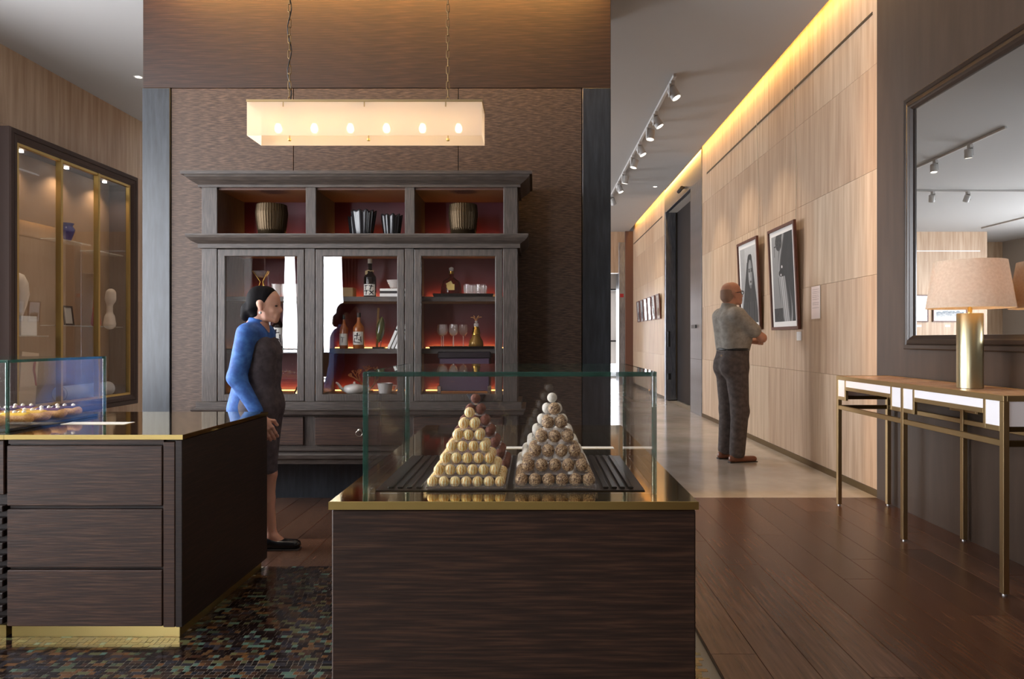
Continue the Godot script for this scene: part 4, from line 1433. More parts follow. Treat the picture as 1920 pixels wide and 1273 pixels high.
func stand(label: String, cx: float, cz: float, w: float, y0: float, n: int, pitch: float, rise: float, r: float) -> void:
	var t := room_thing("acrylic_stand", label, "stand", Vector3(cx, y0, cz))
	var st := new_st()
	var h := w / 2
	frame_ring(st, w, w, [[0.0, 0.0], [0.0, 0.0165], [0.004, 0.0165], [0.004, 0.003], [h - 0.001, 0.003]], Transform3D(Basis(Vector3.RIGHT, -PI / 2), Vector3(cx, y0, cz)))
	part(t, "base_tray", st, M.acrylic)
	for lv in range(1, n):
		var hw := (n - lv) * pitch / 2
		part(t, "tier_plate", boxed(cx - hw, cx + hw, y0 + 0.0035 + lv * rise - 0.0036, y0 + 0.0035 + lv * rise - 0.0014, cz - hw, cz + hw), M.acrylic_edge)
	var nib := new_st()
	bx(nib, cx - h + 0.006, cx + h - 0.006, y0 + 0.0035, y0 + 0.0036 + 0.0034, cz - h + 0.006, cz + h - 0.006)
	single("cocoa_nib_layer", nib, M.nibs, label.replace("acrylic stand", "layer of dark cocoa nibs in the stand"), "cocoa nibs").set_meta("kind", "stuff")

func build_truffles() -> void:
	M.acrylic_edge = clear_pane(col(246, 240, 240), 0.28)
	M.nibs = grained(noise_map(71, 0.08, [[0.0, col(30, 18, 14)], [0.5, col(62, 40, 32)], [0.62, col(96, 70, 58)], [1.0, col(150, 120, 104)]], 4, 256), Vector3(12, 12, 12), 0.5)
	var y := 0.8527
	var yb := y + 0.0035
	var yellow := [truffle_texture(col(238, 226, 176), col(204, 142, 44), 3), truffle_texture(col(240, 230, 186), col(212, 156, 60), 8)]
	var ball := sphere_mesh(0.0146, 20, 12)
	stand("clear acrylic stand under the striped yellow truffles", -0.183, -1.911, 0.222, y, 7, 0.03, 0.0292, 0.0146)
	pyramid("striped_truffle", "pale yellow truffle with amber stripes on the TIER tier of its pyramid", "striped yellow truffles", [ball], yellow, 7, 0.03, 0.0292, 0.0146, -0.183, -1.911, yb, 0, false)
	var nuts := [nutty(0.0186, 4), nutty(0.0186, 5), nutty(0.0186, 6)]
	var nm := plain(Color.WHITE, 0.55)
	nm.vertex_color_use_as_albedo = true
	stand("clear acrylic stand under the nut coated truffles", 0.054, -1.913, 0.2236, y, 6, 0.036, 0.0362, 0.0178)
	pyramid("nut_truffle", "truffle rolled in chopped nuts on the TIER tier of its pyramid", "nut coated truffles", nuts, [nm], 6, 0.036, 0.0362, 0.0192, 0.054, -1.913, yb, 0, true)
	var cocoa := [grained(noise_map(81, 0.05, [[0.0, col(92, 52, 40)], [1.0, col(132, 82, 64)]], 4, 256), Vector3(9, 9, 9), 0.8, Color.WHITE, noise_map(82, 0.06, [], 4, 256), 0.1)]
	var ball2 := sphere_mesh(0.0156, 20, 12)
	stand("clear acrylic stand under the cocoa dusted truffles", -0.186, -2.145, 0.228, y, 7, 0.0315, 0.0322, 0.0156)
	pyramid("cocoa_truffle", "brown cocoa dusted truffle on the TIER tier behind the striped truffles", "cocoa dusted truffles", [ball2], cocoa, 7, 0.0315, 0.0322, 0.0156, -0.186, -2.145, yb, 3, true)
	var sugar := [grained(noise_map(83, 0.05, [[0.0, col(214, 208, 194)], [1.0, col(242, 238, 228)]], 4, 256), Vector3(9, 9, 9), 0.85, Color.WHITE, noise_map(82, 0.06, [], 4, 256), 0.1)]
	stand("clear acrylic stand under the white sugar dusted truffles", 0.054, -2.145, 0.228, y, 7, 0.0315, 0.0326, 0.0156)
	pyramid("sugar_truffle", "white sugar dusted truffle on the TIER tier behind the nut truffles", "sugar dusted truffles", [ball2], sugar, 7, 0.0315, 0.0326, 0.0156, 0.054, -2.145, yb, 3, true)

# ---------------------------------------------------------------- pendant, console, mirror, lamp
func build_pendant() -> void:
	var x0 := -1.772
	var x1 := -0.326
	var y0 := 2.505
	var y1 := 2.712
	var zf := -4.2
	var zb := -4.42
	var p := room_thing("pendant_light", "long box pendant with sheer cream shade and six bulbs", "pendant lamp", Vector3(-1.05, y0, -4.31))
	var sheer := plain(Color(0.93, 0.88, 0.82, 0.62), 0.7)
	sheer.transparency = BaseMaterial3D.TRANSPARENCY_ALPHA
	sheer.backlight_enabled = true
	sheer.backlight = col(250, 232, 205)
	for b in [[x0, x1, zf - 0.002, zf], [x0, x1, zb, zb + 0.002], [x0, x0 + 0.002, zb + 0.002, zf - 0.002], [x1 - 0.002, x1, zb + 0.002, zf - 0.002]]:
		part(p, "shade_panel", boxed(b[0], b[1], y0, y1, b[2], b[3]), sheer, "sheer cream fabric panel")
	var st := new_st()
	for b in [[x0 - 0.003, x1 + 0.003, zf - 0.004, zf + 0.004], [x0 - 0.003, x1 + 0.003, zb - 0.004, zb + 0.004], [x0 - 0.003, x0 + 0.005, zb, zf], [x1 - 0.005, x1 + 0.003, zb, zf]]:
		bx(st, b[0], b[1], y1, y1 + 0.014, b[2], b[3])
	part(p, "top_rim", st, M.bronze)
	st = new_st()
	bx(st, x0, x1, y1 - 0.03, y1 - 0.02, -4.315, -4.305)
	for x in [-1.549, -1.05, -0.549]:
		bx(st, x - 0.004, x + 0.004, y1 - 0.03, y1 + 0.01, zb, zf)
		tube(st, [Vector3(x, y1, -4.31), Vector3(x, y0 + 0.012, -4.31)], 0.004, 6)
	part(p, "inner_frame", st, M.bronze)
	for x in [-1.549, -1.05, -0.549]:
		st = new_st()
		lathe(st, [[0.0, y0 - 0.004], [0.01, y0], [0.011, y0 + 0.012], [0.0, y0 + 0.018]], Vector3(x, 0, -4.31), 10)
		part(p, "finial", st, M.brass)
	for k in 6:
		var x := -1.62 + 0.2276 * k
		st = new_st()
		lathe(st, [[0.0, 2.553], [0.014, 2.557], [0.022, 2.57], [0.024, 2.584], [0.018, 2.6], [0.012, 2.612]], Vector3(x, 0, -4.31), 14)
		var b := part(p, "bulb", st, M.bulb, "glowing round bulb")
		st = new_st()
		lathe(st, [[0.0125, 2.61], [0.0125, 2.65], [0.006, 2.66], [0.006, 2.685]], Vector3(x, 0, -4.31), 10)
		part(b, "socket", st, M.bronze)
		b.get_child(0).position = Vector3.ZERO
		var l := OmniLight3D.new()
		l.name = numbered("pendant_bulb_light")
		add_child(l)
		l.position = Vector3(x, 2.582, -4.31)
		l.light_color = col(255, 216, 162)
		l.light_energy = 0.015
		l.light_size = 0.022
		l.omni_range = 20.0
		l.omni_attenuation = 2.0
		l.shadow_enabled = true
	for x in [-1.549, -0.549]:
		var ch := Node3D.new()
		ch.name = "chain"
		p.add_child(ch, true)
		ch.position = Vector3(x, y1 + 0.012, -4.31) - p.position
		var link := new_st()
		var ring := []
		for k in 16:
			var a := TAU * k / 16
			ring.append(Vector3(0.009 * cos(a), 0.032 + 0.009 * sin(a) + (0.019 if sin(a) > 0.05 else (-0.019 if sin(a) < -0.05 else 0.0)), 0))
		tube(link, ring, 0.0028, 6, true)
		var lm: Mesh = link.commit()
		var k := 0
		while 0.049 * k < H - y1 - 0.06:
			var o := mesh_node("link", lm, M.brass_dull)
			ch.add_child(o, true)
			o.position = Vector3(0, 0.049 * k, 0)
			o.rotation.y = PI / 2 * (k % 2) + 0.25
			k += 1
		if x < -1.0:
			var cord := new_st()
			var pts := []
			for q in 40: pts.append(Vector3(0.012 * sin(q * 0.9), 0.0385 * q, 0.012 * cos(q * 0.9)))
			tube(cord, pts, 0.0035, 5)
			part(ch, "power_cord", cord, M.black)
	struct("trim_2", boxed(-1.75, -0.35, H - 0.02, H - 0.0005, -4.37, -4.25, 0.004), M.ceiling, "ceiling plate that holds the pendant chains")

func build_console() -> void:
	build_pendant()
	var x0 := 2.275
	var x1 := 2.675
	var zs := [-3.33, -4.235, -5.14]
	var top := 0.978
	var t := room_thing("console_table", "long bronze console table with white inset panels against the dark wall", "table", Vector3(2.47, 0, -4.235))
	var lw := 0.03
	for z in zs:
		for x in [x0 + lw / 2, x1 - lw / 2]:
			part(t, "leg", boxed(x - lw / 2, x + lw / 2, 0.012, top - 0.03, z - lw / 2, z + lw / 2, 0.002), M.bronze)
			var f := new_st()
			lathe(f, [[0.0, 0.0], [0.011, 0.0], [0.011, 0.006], [0.006, 0.013]], Vector3(x, 0, z), 10)
			part(t, "leveling_foot", f, plain(col(190, 190, 190), 0.3, 1.0))
	var za: float = zs[0] + lw / 2
	var zb: float = zs[2] - lw / 2
	# top: bronze rim round inlaid wood
	var r := new_st()
	bx(r, x0, x0 + 0.018, top - 0.03, top, zb, za, 0.002)
	bx(r, x1 - 0.018, x1, top - 0.03, top, zb, za, 0.002)
	bx(r, x0 + 0.018, x1 - 0.018, top - 0.03, top, za - 0.018, za, 0.002)
	bx(r, x0 + 0.018, x1 - 0.018, top - 0.03, top, zb, zb + 0.018, 0.002)
	part(t, "top_rim", r, M.bronze)
	var wm := [M.inlay, M.inlay_b]
	var n := 7
	for k in n:
		# slanted veneer fields across the top
		var q0: float = lerp(za - 0.018, zb + 0.018, float(k) / n)
		var q1: float = lerp(za - 0.018, zb + 0.018, float(k + 1) / n)
		var sl := 0.09
		var s := new_st()
		var a0: float = q0 - (sl if k > 0 else 0.0)
		var a1: float = q1 - (sl if k < n - 1 else 0.0)
		var P := [Vector3(x0 + 0.018, top - 0.002, q0), Vector3(x1 - 0.018, top - 0.002, a0), Vector3(x1 - 0.018, top - 0.002, a1 + 0.0015), Vector3(x0 + 0.018, top - 0.002, q1 + 0.0015)]
		var mid: Vector3 = (P[0] + P[2]) / 2 - Vector3(0, 0.01, 0)
		face(s, P.duplicate(), mid)
		var B := []
		for v in P: B.append(v - Vector3(0, 0.02, 0))
		face(s, B.duplicate(), mid)
		for i in 4: face(s, [P[i], P[(i + 1) % 4], B[(i + 1) % 4], B[i]], mid)
		part(t, "veneer", s, wm[k % 2])
	# apron of each bay: deep panel, shallow panel, deep panel
	for side in [x0, x1]:
		var sx: float = 1.0 if side == x0 else -1.0
		var xa: float = side + sx * 0.003
		var xb: float = side + sx * 0.014
		for b in 2:
			var z0: float = zs[b] - lw / 2
			var z1: float = zs[b + 1] + lw / 2
			var e0 := z0 - 0.105
			var e1 := z1 + 0.105
			for d in [[z0, e0, 0.826], [e0 - 0.018, e1 + 0.018, 0.902], [e1, z1, 0.826]]:
				part(t, "white_panel", boxed(xa, xb, d[2], top - 0.03, d[1], d[0]), M.white_panel, "white glass inset")
				part(t, "apron_rail", boxed(side, side + sx * 0.02, d[2] - 0.026, d[2], d[1], d[0], 0.0015), M.bronze)
			for z in [e0 - 0.009, e1 + 0.009]:
				part(t, "apron_post", boxed(side, side + sx * 0.02, 0.80, top - 0.03, z - 0.009, z + 0.009, 0.0015), M.bronze)
			part(t, "stretcher", boxed(side + sx * 0.004, side + sx * 0.026, 0.727, 0.757, z1, z0, 0.002), M.bronze)
	for z in [zs[0], zs[2]]:
		var sg: float = 1.0 if z == zs[0] else -1.0
		part(t, "white_panel", boxed(x0 + lw, x1 - lw, 0.826, top - 0.03, z + sg * 0.001, z + sg * 0.011), M.white_panel)
		part(t, "apron_rail", boxed(x0 + lw, x1 - lw, 0.80, 0.826, z - 0.01, z + 0.01, 0.0015), M.bronze_dark)
		part(t, "stretcher", boxed(x0 + lw, x1 - lw, 0.727, 0.757, z - 0.011, z + 0.011, 0.002), M.bronze_dark)
	# lamp
	var lp := thing("table_lamp", "brass cylinder table lamp with linen drum shade", "lamp", Vector3(2.453, top, -3.85))
	var s := new_st()
	lathe(s, [[0.0, 0.0], [0.066, 0.0], [0.066, 0.416], [0.064, 0.419], [0.0, 0.419]], Vector3.ZERO, 40)
	part(lp, "lamp_base", s, M.satin_brass)
	s = new_st()
	lathe(s, [[0.012, 0.418], [0.012, 0.45], [0.006, 0.455], [0.006, 0.53]], Vector3.ZERO, 14)
	part(lp, "stem", s, M.brass)
	s = new_st()
	lathe(s, [[0.2195, 0.448], [0.179, 0.712], [0.177, 0.712], [0.2175, 0.448], [0.2195, 0.448]], Vector3.ZERO, 48)
	var linen := grained(noise_map(91, 0.06, [[0.0, col(212, 194, 172)], [1.0, col(228, 214, 196)]], 3, 256), Vector3(3, 3, 3), 0.9)
	linen.backlight_enabled = true
	linen.backlight = col(206, 188, 164)
	part(lp, "lamp_shade", s, linen, "beige linen shade")
	s = new_st()
	for k in 3:
		var a := TAU * k / 3
		tube(s, [Vector3(0, 0.53, 0), Vector3(0.178 * cos(a), 0.705, 0.178 * sin(a))], 0.002, 5)
	part(lp, "shade_carrier", s, M.brass)
	s = new_st()
	lathe(s, [[0.0, 0.53], [0.018, 0.54], [0.03, 0.565], [0.026, 0.59], [0.0, 0.6]], Vector3.ZERO, 14)
	part(lp, "bulb", s, glow(col(255, 214, 150), 3.0))
	var l := OmniLight3D.new()
	l.name = "table_lamp_light"
	add_child(l)
	l.position = Vector3(2.453, top + 0.565, -3.85)
	l.light_color = col(255, 206, 140)
	l.light_energy = 0.06
	l.light_size = 0.03
	l.omni_range = 12.0
	l.omni_attenuation = 2.0
	l.shadow_enabled = true
	# mirror
	var W := 2.5
	var mz := -4.94 + W / 2
	var mi := thing("wall_mirror", "large wall mirror in a stepped dark timber frame above the console", "mirror", Vector3(2.70, 1.18, mz))
	var tr := Transform3D(Basis(Vector3(0, 0, 1), Vector3.UP, Vector3(-1, 0, 0)), Vector3(0, 0.9, 0))
	s = new_st()
	frame_ring(s, W, 1.8, [[0.0, 0.001], [0.0, 0.03], [0.006, 0.036], [0.03, 0.036], [0.036, 0.03], [0.042, 0.036], [0.066, 0.042], [0.074, 0.036], [0.082, 0.032], [0.098, 0.018], [0.1, 0.006]], tr)
	part(mi, "frame", s, M.mirror_frame)
	s = new_st()
	box(s, Vector3(0, 0, 0.006), Vector3(W - 0.19, 1.61, 0.004), 0.0, tr)
	part(mi, "mirror_glass", s, M.mirror)

# ---------------------------------------------------------------- pictures and track lights
func framed(called: String, label: String, at: Vector3, basis: Basis, w: float, h: float, fw: float, mat_w: float, img: Material, group := "", tilt := 0.0, wood: Material = null) -> Node3D:
	# hung from its lower edge centre, leaning out at the top by `tilt`
	var t := thing(called, label, "picture", at, 0.0, group)
	t.basis = basis * Basis(Vector3.RIGHT, tilt)
	var tr := Transform3D(Basis.IDENTITY, Vector3(0, h / 2, 0))
	var s := new_st()
	frame_ring(s, w, h, [[0.0, 0.0], [0.0, 0.026], [0.003, 0.028], [fw - 0.003, 0.028], [fw, 0.024], [fw, 0.010], [0.02, 0.0]], tr)
	part(t, "frame", s, wood if wood else M.mahogany)
	s = new_st()
	box(s, Vector3(0, h / 2, 0.009), Vector3(w - 2 * fw + 0.01, h - 2 * fw + 0.01, 0.006))
	part(t, "mount", s, M.white)
	var a := w / 2 - fw - mat_w
	var b := h / 2 - fw - mat_w
	s = new_st()
	flat4(s, Vector3(-a, h / 2 - b, 0.0126), Vector3(a, h / 2 - b, 0.0126), Vector3(a, h / 2 + b, 0.0126), Vector3(-a, h / 2 + b, 0.0126))
	part(t, "print", s, img)
	if w < 0.7: part(t, "glazing", boxed(-w / 2 + fw, w / 2 - fw, fw, h - fw, 0.0165, 0.018), M.door_glass)
	return t

func ell(x: float, y: float, cx: float, cy: float, rx: float, ry: float) -> float:
	return sqrt(pow((x - cx) / rx, 2) + pow((y - cy) / ry, 2))

func hood_print() -> Image:
	# monochrome: a hooded person against a pale sky
	var im := Image.create(160, 224, false, Image.FORMAT_RGB8)
	var n := FastNoiseLite.new()
	n.frequency = 0.05
	for j in 224:
		for i in 160:
			var x := i / 160.0
			var y := j / 224.0
			var g := 0.72 - 0.12 * y + 0.03 * n.get_noise_2d(i, j)
			if x < 0.3: g -= 0.06
			# robe
			var half: float = 0.13 + 0.42 * pow(max(0.0, (y - 0.12)) / 0.88, 1.0)
			var cx := 0.62 - 0.12 * y
			if y > 0.10 and abs(x - cx) < half and ell(x, y, 0.62, 0.28, 0.2, 0.2) > 0.0 and (y > 0.2 or ell(x, y, 0.62, 0.22, 0.17, 0.13) < 1.0):
				g = 0.12 + 0.07 * n.get_noise_2d(i * 0.6 + 40.0, j * 0.25)
				if y > 0.72: g += 0.10 * max(0.0, sin(x * 40.0 + y * 6.0))
			# face
			var fe := ell(x, y, 0.62, 0.36, 0.135, 0.19)
			if fe < 1.0:
				g = 0.66 - 0.28 * clampf((x - 0.60) * 4.0, 0.0, 1.0) - 0.12 * fe
				if ell(x, y, 0.56, 0.32, 0.04, 0.016) < 1.0 or ell(x, y, 0.69, 0.32, 0.04, 0.016) < 1.0: g = 0.14
				if ell(x, y, 0.56, 0.295, 0.05, 0.01) < 1.0 or ell(x, y, 0.69, 0.295, 0.05, 0.01) < 1.0: g = 0.2
				if abs(x - 0.635 - (y - 0.36) * 0.1) < 0.014 and y > 0.31 and y < 0.41: g -= 0.16
				if ell(x, y, 0.63, 0.46, 0.05, 0.014) < 1.0: g = 0.24
				if y > 0.5: g -= 0.15
			im.set_pixel(i, j, Color(g, g, g))
	return im

func form_print() -> Image:
	# monochrome: draped curving forms, light against dark
	var im := Image.create(160, 224, false, Image.FORMAT_RGB8)
	var n := FastNoiseLite.new()
	n.frequency = 0.03
	for j in 224:
		for i in 160:
			var x := i / 160.0
			var y := j / 224.0
			var g: float = 0.58 - 0.1 * y if x < 0.42 else 0.12 + 0.04 * n.get_noise_2d(i, j)
			var edge: float = 0.38 - 0.10 * sin((y - 0.12) * 6.2)
			if x > edge and x < edge + 0.40:
				var u: float = (x - edge) / 0.40
				g = 0.10 + 0.5 * pow(max(0.0, sin(u * 5.2 + y * 3.0)), 3.0)
			if y > 0.48:
				var lx: float = 0.42 + (y - 0.48) * 0.36
				if abs(x - lx) < 0.19 - 0.12 * abs(y - 0.7):
					var u2: float = (x - lx) / 0.19
					g = 0.62 - 0.25 * u2 * u2 + 0.14 * sin(u2 * 14.0 + y * 8.0)
			if ell(x, y, 0.34, 0.08, 0.16, 0.10) < 1.0: g = 0.18 + 0.12 * n.get_noise_2d(i * 3.0, j * 3.0)
			if ell(x, y, 0.42, 0.44, 0.12, 0.04) < 1.0: g = 0.06
			if ell(x, y, 0.46, 0.37, 0.03, 0.018) < 1.0 or ell(x, y, 0.40, 0.46, 0.025, 0.014) < 1.0: g = 0.85
			if y > 0.84 and x < 0.42: g = 0.16 + 0.06 * n.get_noise_2d(i * 2.0, j * 2.0)
			if (abs(x - 0.12) < 0.008 and y > 0.12 and y < 0.24) or (abs(y - 0.12) < 0.006 and x > 0.1 and x < 0.3): g = 0.2
			im.set_pixel(i, j, Color(g, g, g))
	return im

func land_print(sd: int, a: Color, b: Color, c: Color) -> Image:
	var im := Image.create(96, 72, false, Image.FORMAT_RGB8)
	var n := FastNoiseLite.new()
	n.seed = sd
	n.frequency = 0.04
	for j in 72:
		for i in 96:
			var ridge := 0.55 + 0.2 * n.get_noise_1d(i)
			var y := j / 72.0
			var q := a.lerp(Color.WHITE, 0.5 + 0.5 * n.get_noise_2d(i, j * 2.0)) if y < ridge else b.lerp(c, clampf((y - ridge) * 2.0 + 0.4 * n.get_noise_2d(i * 2.0, j * 2.0), 0, 1))
			im.set_pixel(i, j, q)
	return im

func text_sheet(w: int, h: int, lines: Array) -> Image:
	var im := Image.create(w, h, false, Image.FORMAT_RGB8)
	im.fill(col(240, 222, 216))
	var r2 := RandomNumberGenerator.new()
	r2.seed = w
	for y in lines:
		var x := int(w * 0.12)
		while x < w * 0.86:
			var ln := 1 + r2.randi() % 5
			for k in ln:
				if x + k < w * 0.88: im.set_pixel(x + k, int(y * h), col(166, 146, 140))
			x += ln + 1
	return im

func track_head(at: Vector3, to: Vector3, label: String, energy: float, group: String) -> void:
	var t := thing("track_spotlight", label, "spotlight", at, 0.0, group)
	var d := (to - at).normalized()
	var s := new_st()
	bx(s, -0.022, 0.022, -0.05, 0.0, -0.04, 0.04, 0.003)
	part(t, "adapter", s, M.track_grey)
	s = new_st()
	bx(s, -0.04, -0.024, -0.17, -0.03, -0.035, 0.035, 0.003)
	part(t, "driver_arm", s, M.track_grey)
	s = new_st()
	var y := -d
	var x := y.cross(Vector3.FORWARD).normalized()
	var tr := Transform3D(Basis(x, y, x.cross(y)), Vector3(0.02, -0.14, 0))
	lathe(s, [[0.0, 0.075], [0.05, 0.075], [0.056, 0.07], [0.056, -0.06], [0.05, -0.06], [0.048, -0.04]], Vector3.ZERO, 20, tr)
	part(t, "lamp_can", s, M.track_grey)
	s = new_st()
	lathe(s, [[0.048, -0.045], [0.0, -0.045]], Vector3.ZERO, 20, tr)
	part(t, "lens", s, M.lens)
	spot("track_light", at + tr.origin + d * 0.065, at + tr.origin + d * 3.0, col(255, 236, 208), energy, 26.0, 0.04)

func downlight(at: Vector3, label: String) -> void:
	var t := thing("downlight", label, "light", at, 0.0, "recessed ceiling lights")
	var s := new_st()
	lathe(s, [[0.034, 0.0], [0.036, -0.004], [0.052, -0.003], [0.052, 0.0]], Vector3.ZERO, 24)
	part(t, "trim_ring", s, M.white)
	s = new_st()
	lathe(s, [[0.036, -0.001], [0.0, -0.0012]], Vector3.ZERO, 20)
	part(t, "lens", s, M.lens)
	spot("downlight_lamp", at - Vector3(0, 0.01, 0), at - Vector3(0, 2, 0), col(255, 232, 200), 1.6, 34.0, 0.03)

func build_gallery() -> void:
	var B := Basis(Vector3(0, 0, 1), Vector3.UP, Vector3(-1, 0, 0))
	var big := [[Vector3(XR - 0.012, 1.37, -8.52), "tall framed monochrome portrait of a hooded person beside the man", printed(hood_print())], [Vector3(XR - 0.012, 1.356, -7.345), "tall framed monochrome study of curving draped forms", printed(form_print())]]
	for e in big:
		var f := framed("framed_photograph", e[1], e[0], B, 0.79, 1.12, 0.034, 0.055, e[2], "large framed photographs", 0.045)
		var s := new_st()
		tube(s, [Vector3(0.33, 0.95, -0.012), Vector3(0.34, 1.6, -0.05), Vector3(0.34, 2.5, -0.06)], 0.003, 5)
		part(f, "hanging_wire", s, plain(col(200, 190, 170), 0.4, 0.6))
	single("text_panel", boxed(-0.004, 0, 0, 0.315, -0.1, 0.1, 0.0008), M.paper, "pinkish white wall text panel beside the framed forms", "sign", "", Vector3(XR - 0.002, 1.45, -6.6))
	var tp := new_st()
	flat4(tp, Vector3(0, 0, -0.1), Vector3(0, 0, 0.1), Vector3(0, 0.315, 0.1), Vector3(0, 0.315, -0.1))
	var sheet := part(get_node("text_panel"), "print", tp, printed(text_sheet(48, 76, [0.1, 0.16, 0.22, 0.28, 0.34, 0.40, 0.5, 0.56, 0.66])))
	sheet.position = Vector3(-0.0048, 0, 0)
	for e in [[-7.02, "small white caption card under the framed forms"], [-8.18, "small white caption card under the hooded portrait"]]:
		single("caption_card", boxed(-0.004, 0, 0, 0.09, -0.06, 0.06, 0.0008), M.white, e[1], "sign", "", Vector3(XR - 0.002, 1.24, e[0]))
	# row of small frames further along
	var img := [printed(land_print(2, col(150, 150, 150), col(70, 70, 70), col(120, 120, 120))), printed(land_print(5, col(180, 180, 180), col(50, 50, 50), col(90, 90, 90)))]
	for k in 6:
		framed("framed_photograph", "small framed photograph, %s in the row counted from the steel portal" % ["first", "second", "third", "fourth", "fifth", "sixth"][k], Vector3(XR - 0.012, 1.70, -14.85 - 0.56 * k), B, 0.42, 0.54, 0.025, 0.05, img[k % 2], "row of small frames", 0.06)
	# pictures on the far wall, seen in the mirror
	var F := Basis.IDENTITY
	framed("landscape_picture", "small framed landscape on the far gallery wall, edge of the mirror's view", Vector3(-5.3, 1.74, -18.985), F, 0.5, 0.75, 0.03, 0.06, printed(land_print(9, col(130, 150, 170), col(150, 130, 90), col(190, 170, 120))))
	framed("landscape_picture", "wide framed snow landscape on the far gallery wall", Vector3(-6.15, 1.74, -18.985), F, 0.95, 0.62, 0.03, 0.06, printed(land_print(11, col(170, 190, 210), col(120, 130, 140), col(230, 230, 230))))
	framed("landscape_picture", "framed dark figure picture on the set-back gallery wall", Vector3(-7.9, 1.75, -20.985), F, 0.5, 0.7, 0.03, 0.08, printed(land_print(15, col(60, 56, 60), col(20, 20, 24), col(70, 66, 70))), "", 0.0, M.white)
	for x in [-5.3, -6.1, -7.9]:
		single("caption_card", boxed(-0.07, 0.07, 0, 0.06, 0, 0.004, 0.0008), M.white, {-5.3: "caption card under the small landscape on the far wall", -6.1: "caption card under the snow landscape on the far wall", -7.9: "caption card under the dark figure picture"}[x], "sign", "", Vector3(x, 1.6, -21.0 if x < -7 else -19.0))
	# window at the very end
	var w5 := Node3D.new()
	w5.name = "window_5"
	add_child(w5)
	tag(w5, "bright window at the end of the passage", "", "", "structure")
	var st := new_st()
	for x in [1.4, 2.2, 3.0]: bx(st, x - 0.025, x + 0.025, 0.1, 2.9, -22.6, -22.55)
	for y in [0.1, 1.2, 2.9]: bx(st, 1.4, 3.0, y - 0.025, y + 0.025, -22.6, -22.55)
	part(w5, "window_frame", st, M.dark_metal)
	# tracks
	single("ceiling_track", boxed(1.562, 1.598, H - 0.036, H, -15.6, -7.7, 0.003), M.track_grey, "long grey lighting track over the passage", "track")
	var heads := [[-7.85, XR, 1.9, -7.3], [-8.9, XR, 2.2, -8.6], [-9.45, 1.1, 0.5, -9.0], [-10.26, XR, 1.8, -9.8], [-11.0, 0.6, 0.6, -10.8], [-12.1, 1.0, 0.5, -12.6], [-12.85, XR, 1.2, -12.4], [-14.0, XR, 1.9, -15.4]]
	var nth := ["first", "second", "third", "fourth", "fifth", "sixth", "seventh", "eighth"]
	for k in heads.size():
		var e: Array = heads[k]
		track_head(Vector3(1.58, H - 0.036, e[0]), Vector3(e[1], e[2], e[3]), "%s grey spotlight along the passage track, counted from the shop" % nth[k], 2.2, "spotlights on the passage track")
	single("ceiling_track", boxed(-1.26, -1.22, H - 0.036, H, -12.4, -9.6, 0.003), M.track_grey, "short lighting track behind the cabinet partition", "track")
	track_head(Vector3(-1.24, H - 0.036, -10.4), Vector3(-1.6, 0, -10.9), "spotlight on the short track, close to the partition", 2.0, "spotlights on the short track")
	track_head(Vector3(-1.24, H - 0.036, -11.3), Vector3(-1.0, 0, -10.9), "spotlight on the short track, towards the gallery", 2.0, "spotlights on the short track")
	single("ceiling_track", boxed(-4.9, -1.5, H - 0.036, H, -13.72, -13.68, 0.003), M.track_grey, "lighting track running across the gallery ceiling", "track")
	for e in [[-2.6, -3.4, "near the passage"], [-3.3, -3.0, "in its middle"], [-4.6, -5.2, "at its outer end"]]:
		track_head(Vector3(e[0], H - 0.036, -13.7), Vector3(e[1], 0.8, -15.5), "spotlight on the cross track %s" % e[2], 2.0, "spotlights on the cross track")
	single("ceiling_track", boxed(-6.62, -6.58, H - 0.036, H, -18.3, -12.5, 0.003), M.track_grey, "long lighting track along the outer side of the gallery", "track")
	for e in [[-15.0, "middle"], [-16.4, "rear"]]:
		track_head(Vector3(-6.6, H - 0.036, e[0]), Vector3(-6.2, 1.8, -19.0), "%s spotlight on the outer gallery track" % e[1], 3.0, "spotlights on the outer track")
	downlight(Vector3(-4.53, H, -7.8), "recessed ceiling light near the display window")
	downlight(Vector3(2.36, H, -13.4), "recessed ceiling light before the steel portal")
	downlight(Vector3(-3.9, H, -11.9), "recessed ceiling light in the gallery beside the cross track")
	downlight(Vector3(-4.3, H, -12.1), "recessed ceiling light in the gallery, paired nearer the outer wall")
	downlight(Vector3(-4.3, H, -5.2), "recessed ceiling light between cabinet wall and display window")
	downlight(Vector3(-3.0, H, -3.3), "recessed ceiling light above the drawer counter")
	downlight(Vector3(-0.05, H, -2.1), "recessed ceiling light above the truffle counter")
	downlight(Vector3(1.5, H, -3.6), "recessed ceiling light above the open boards")

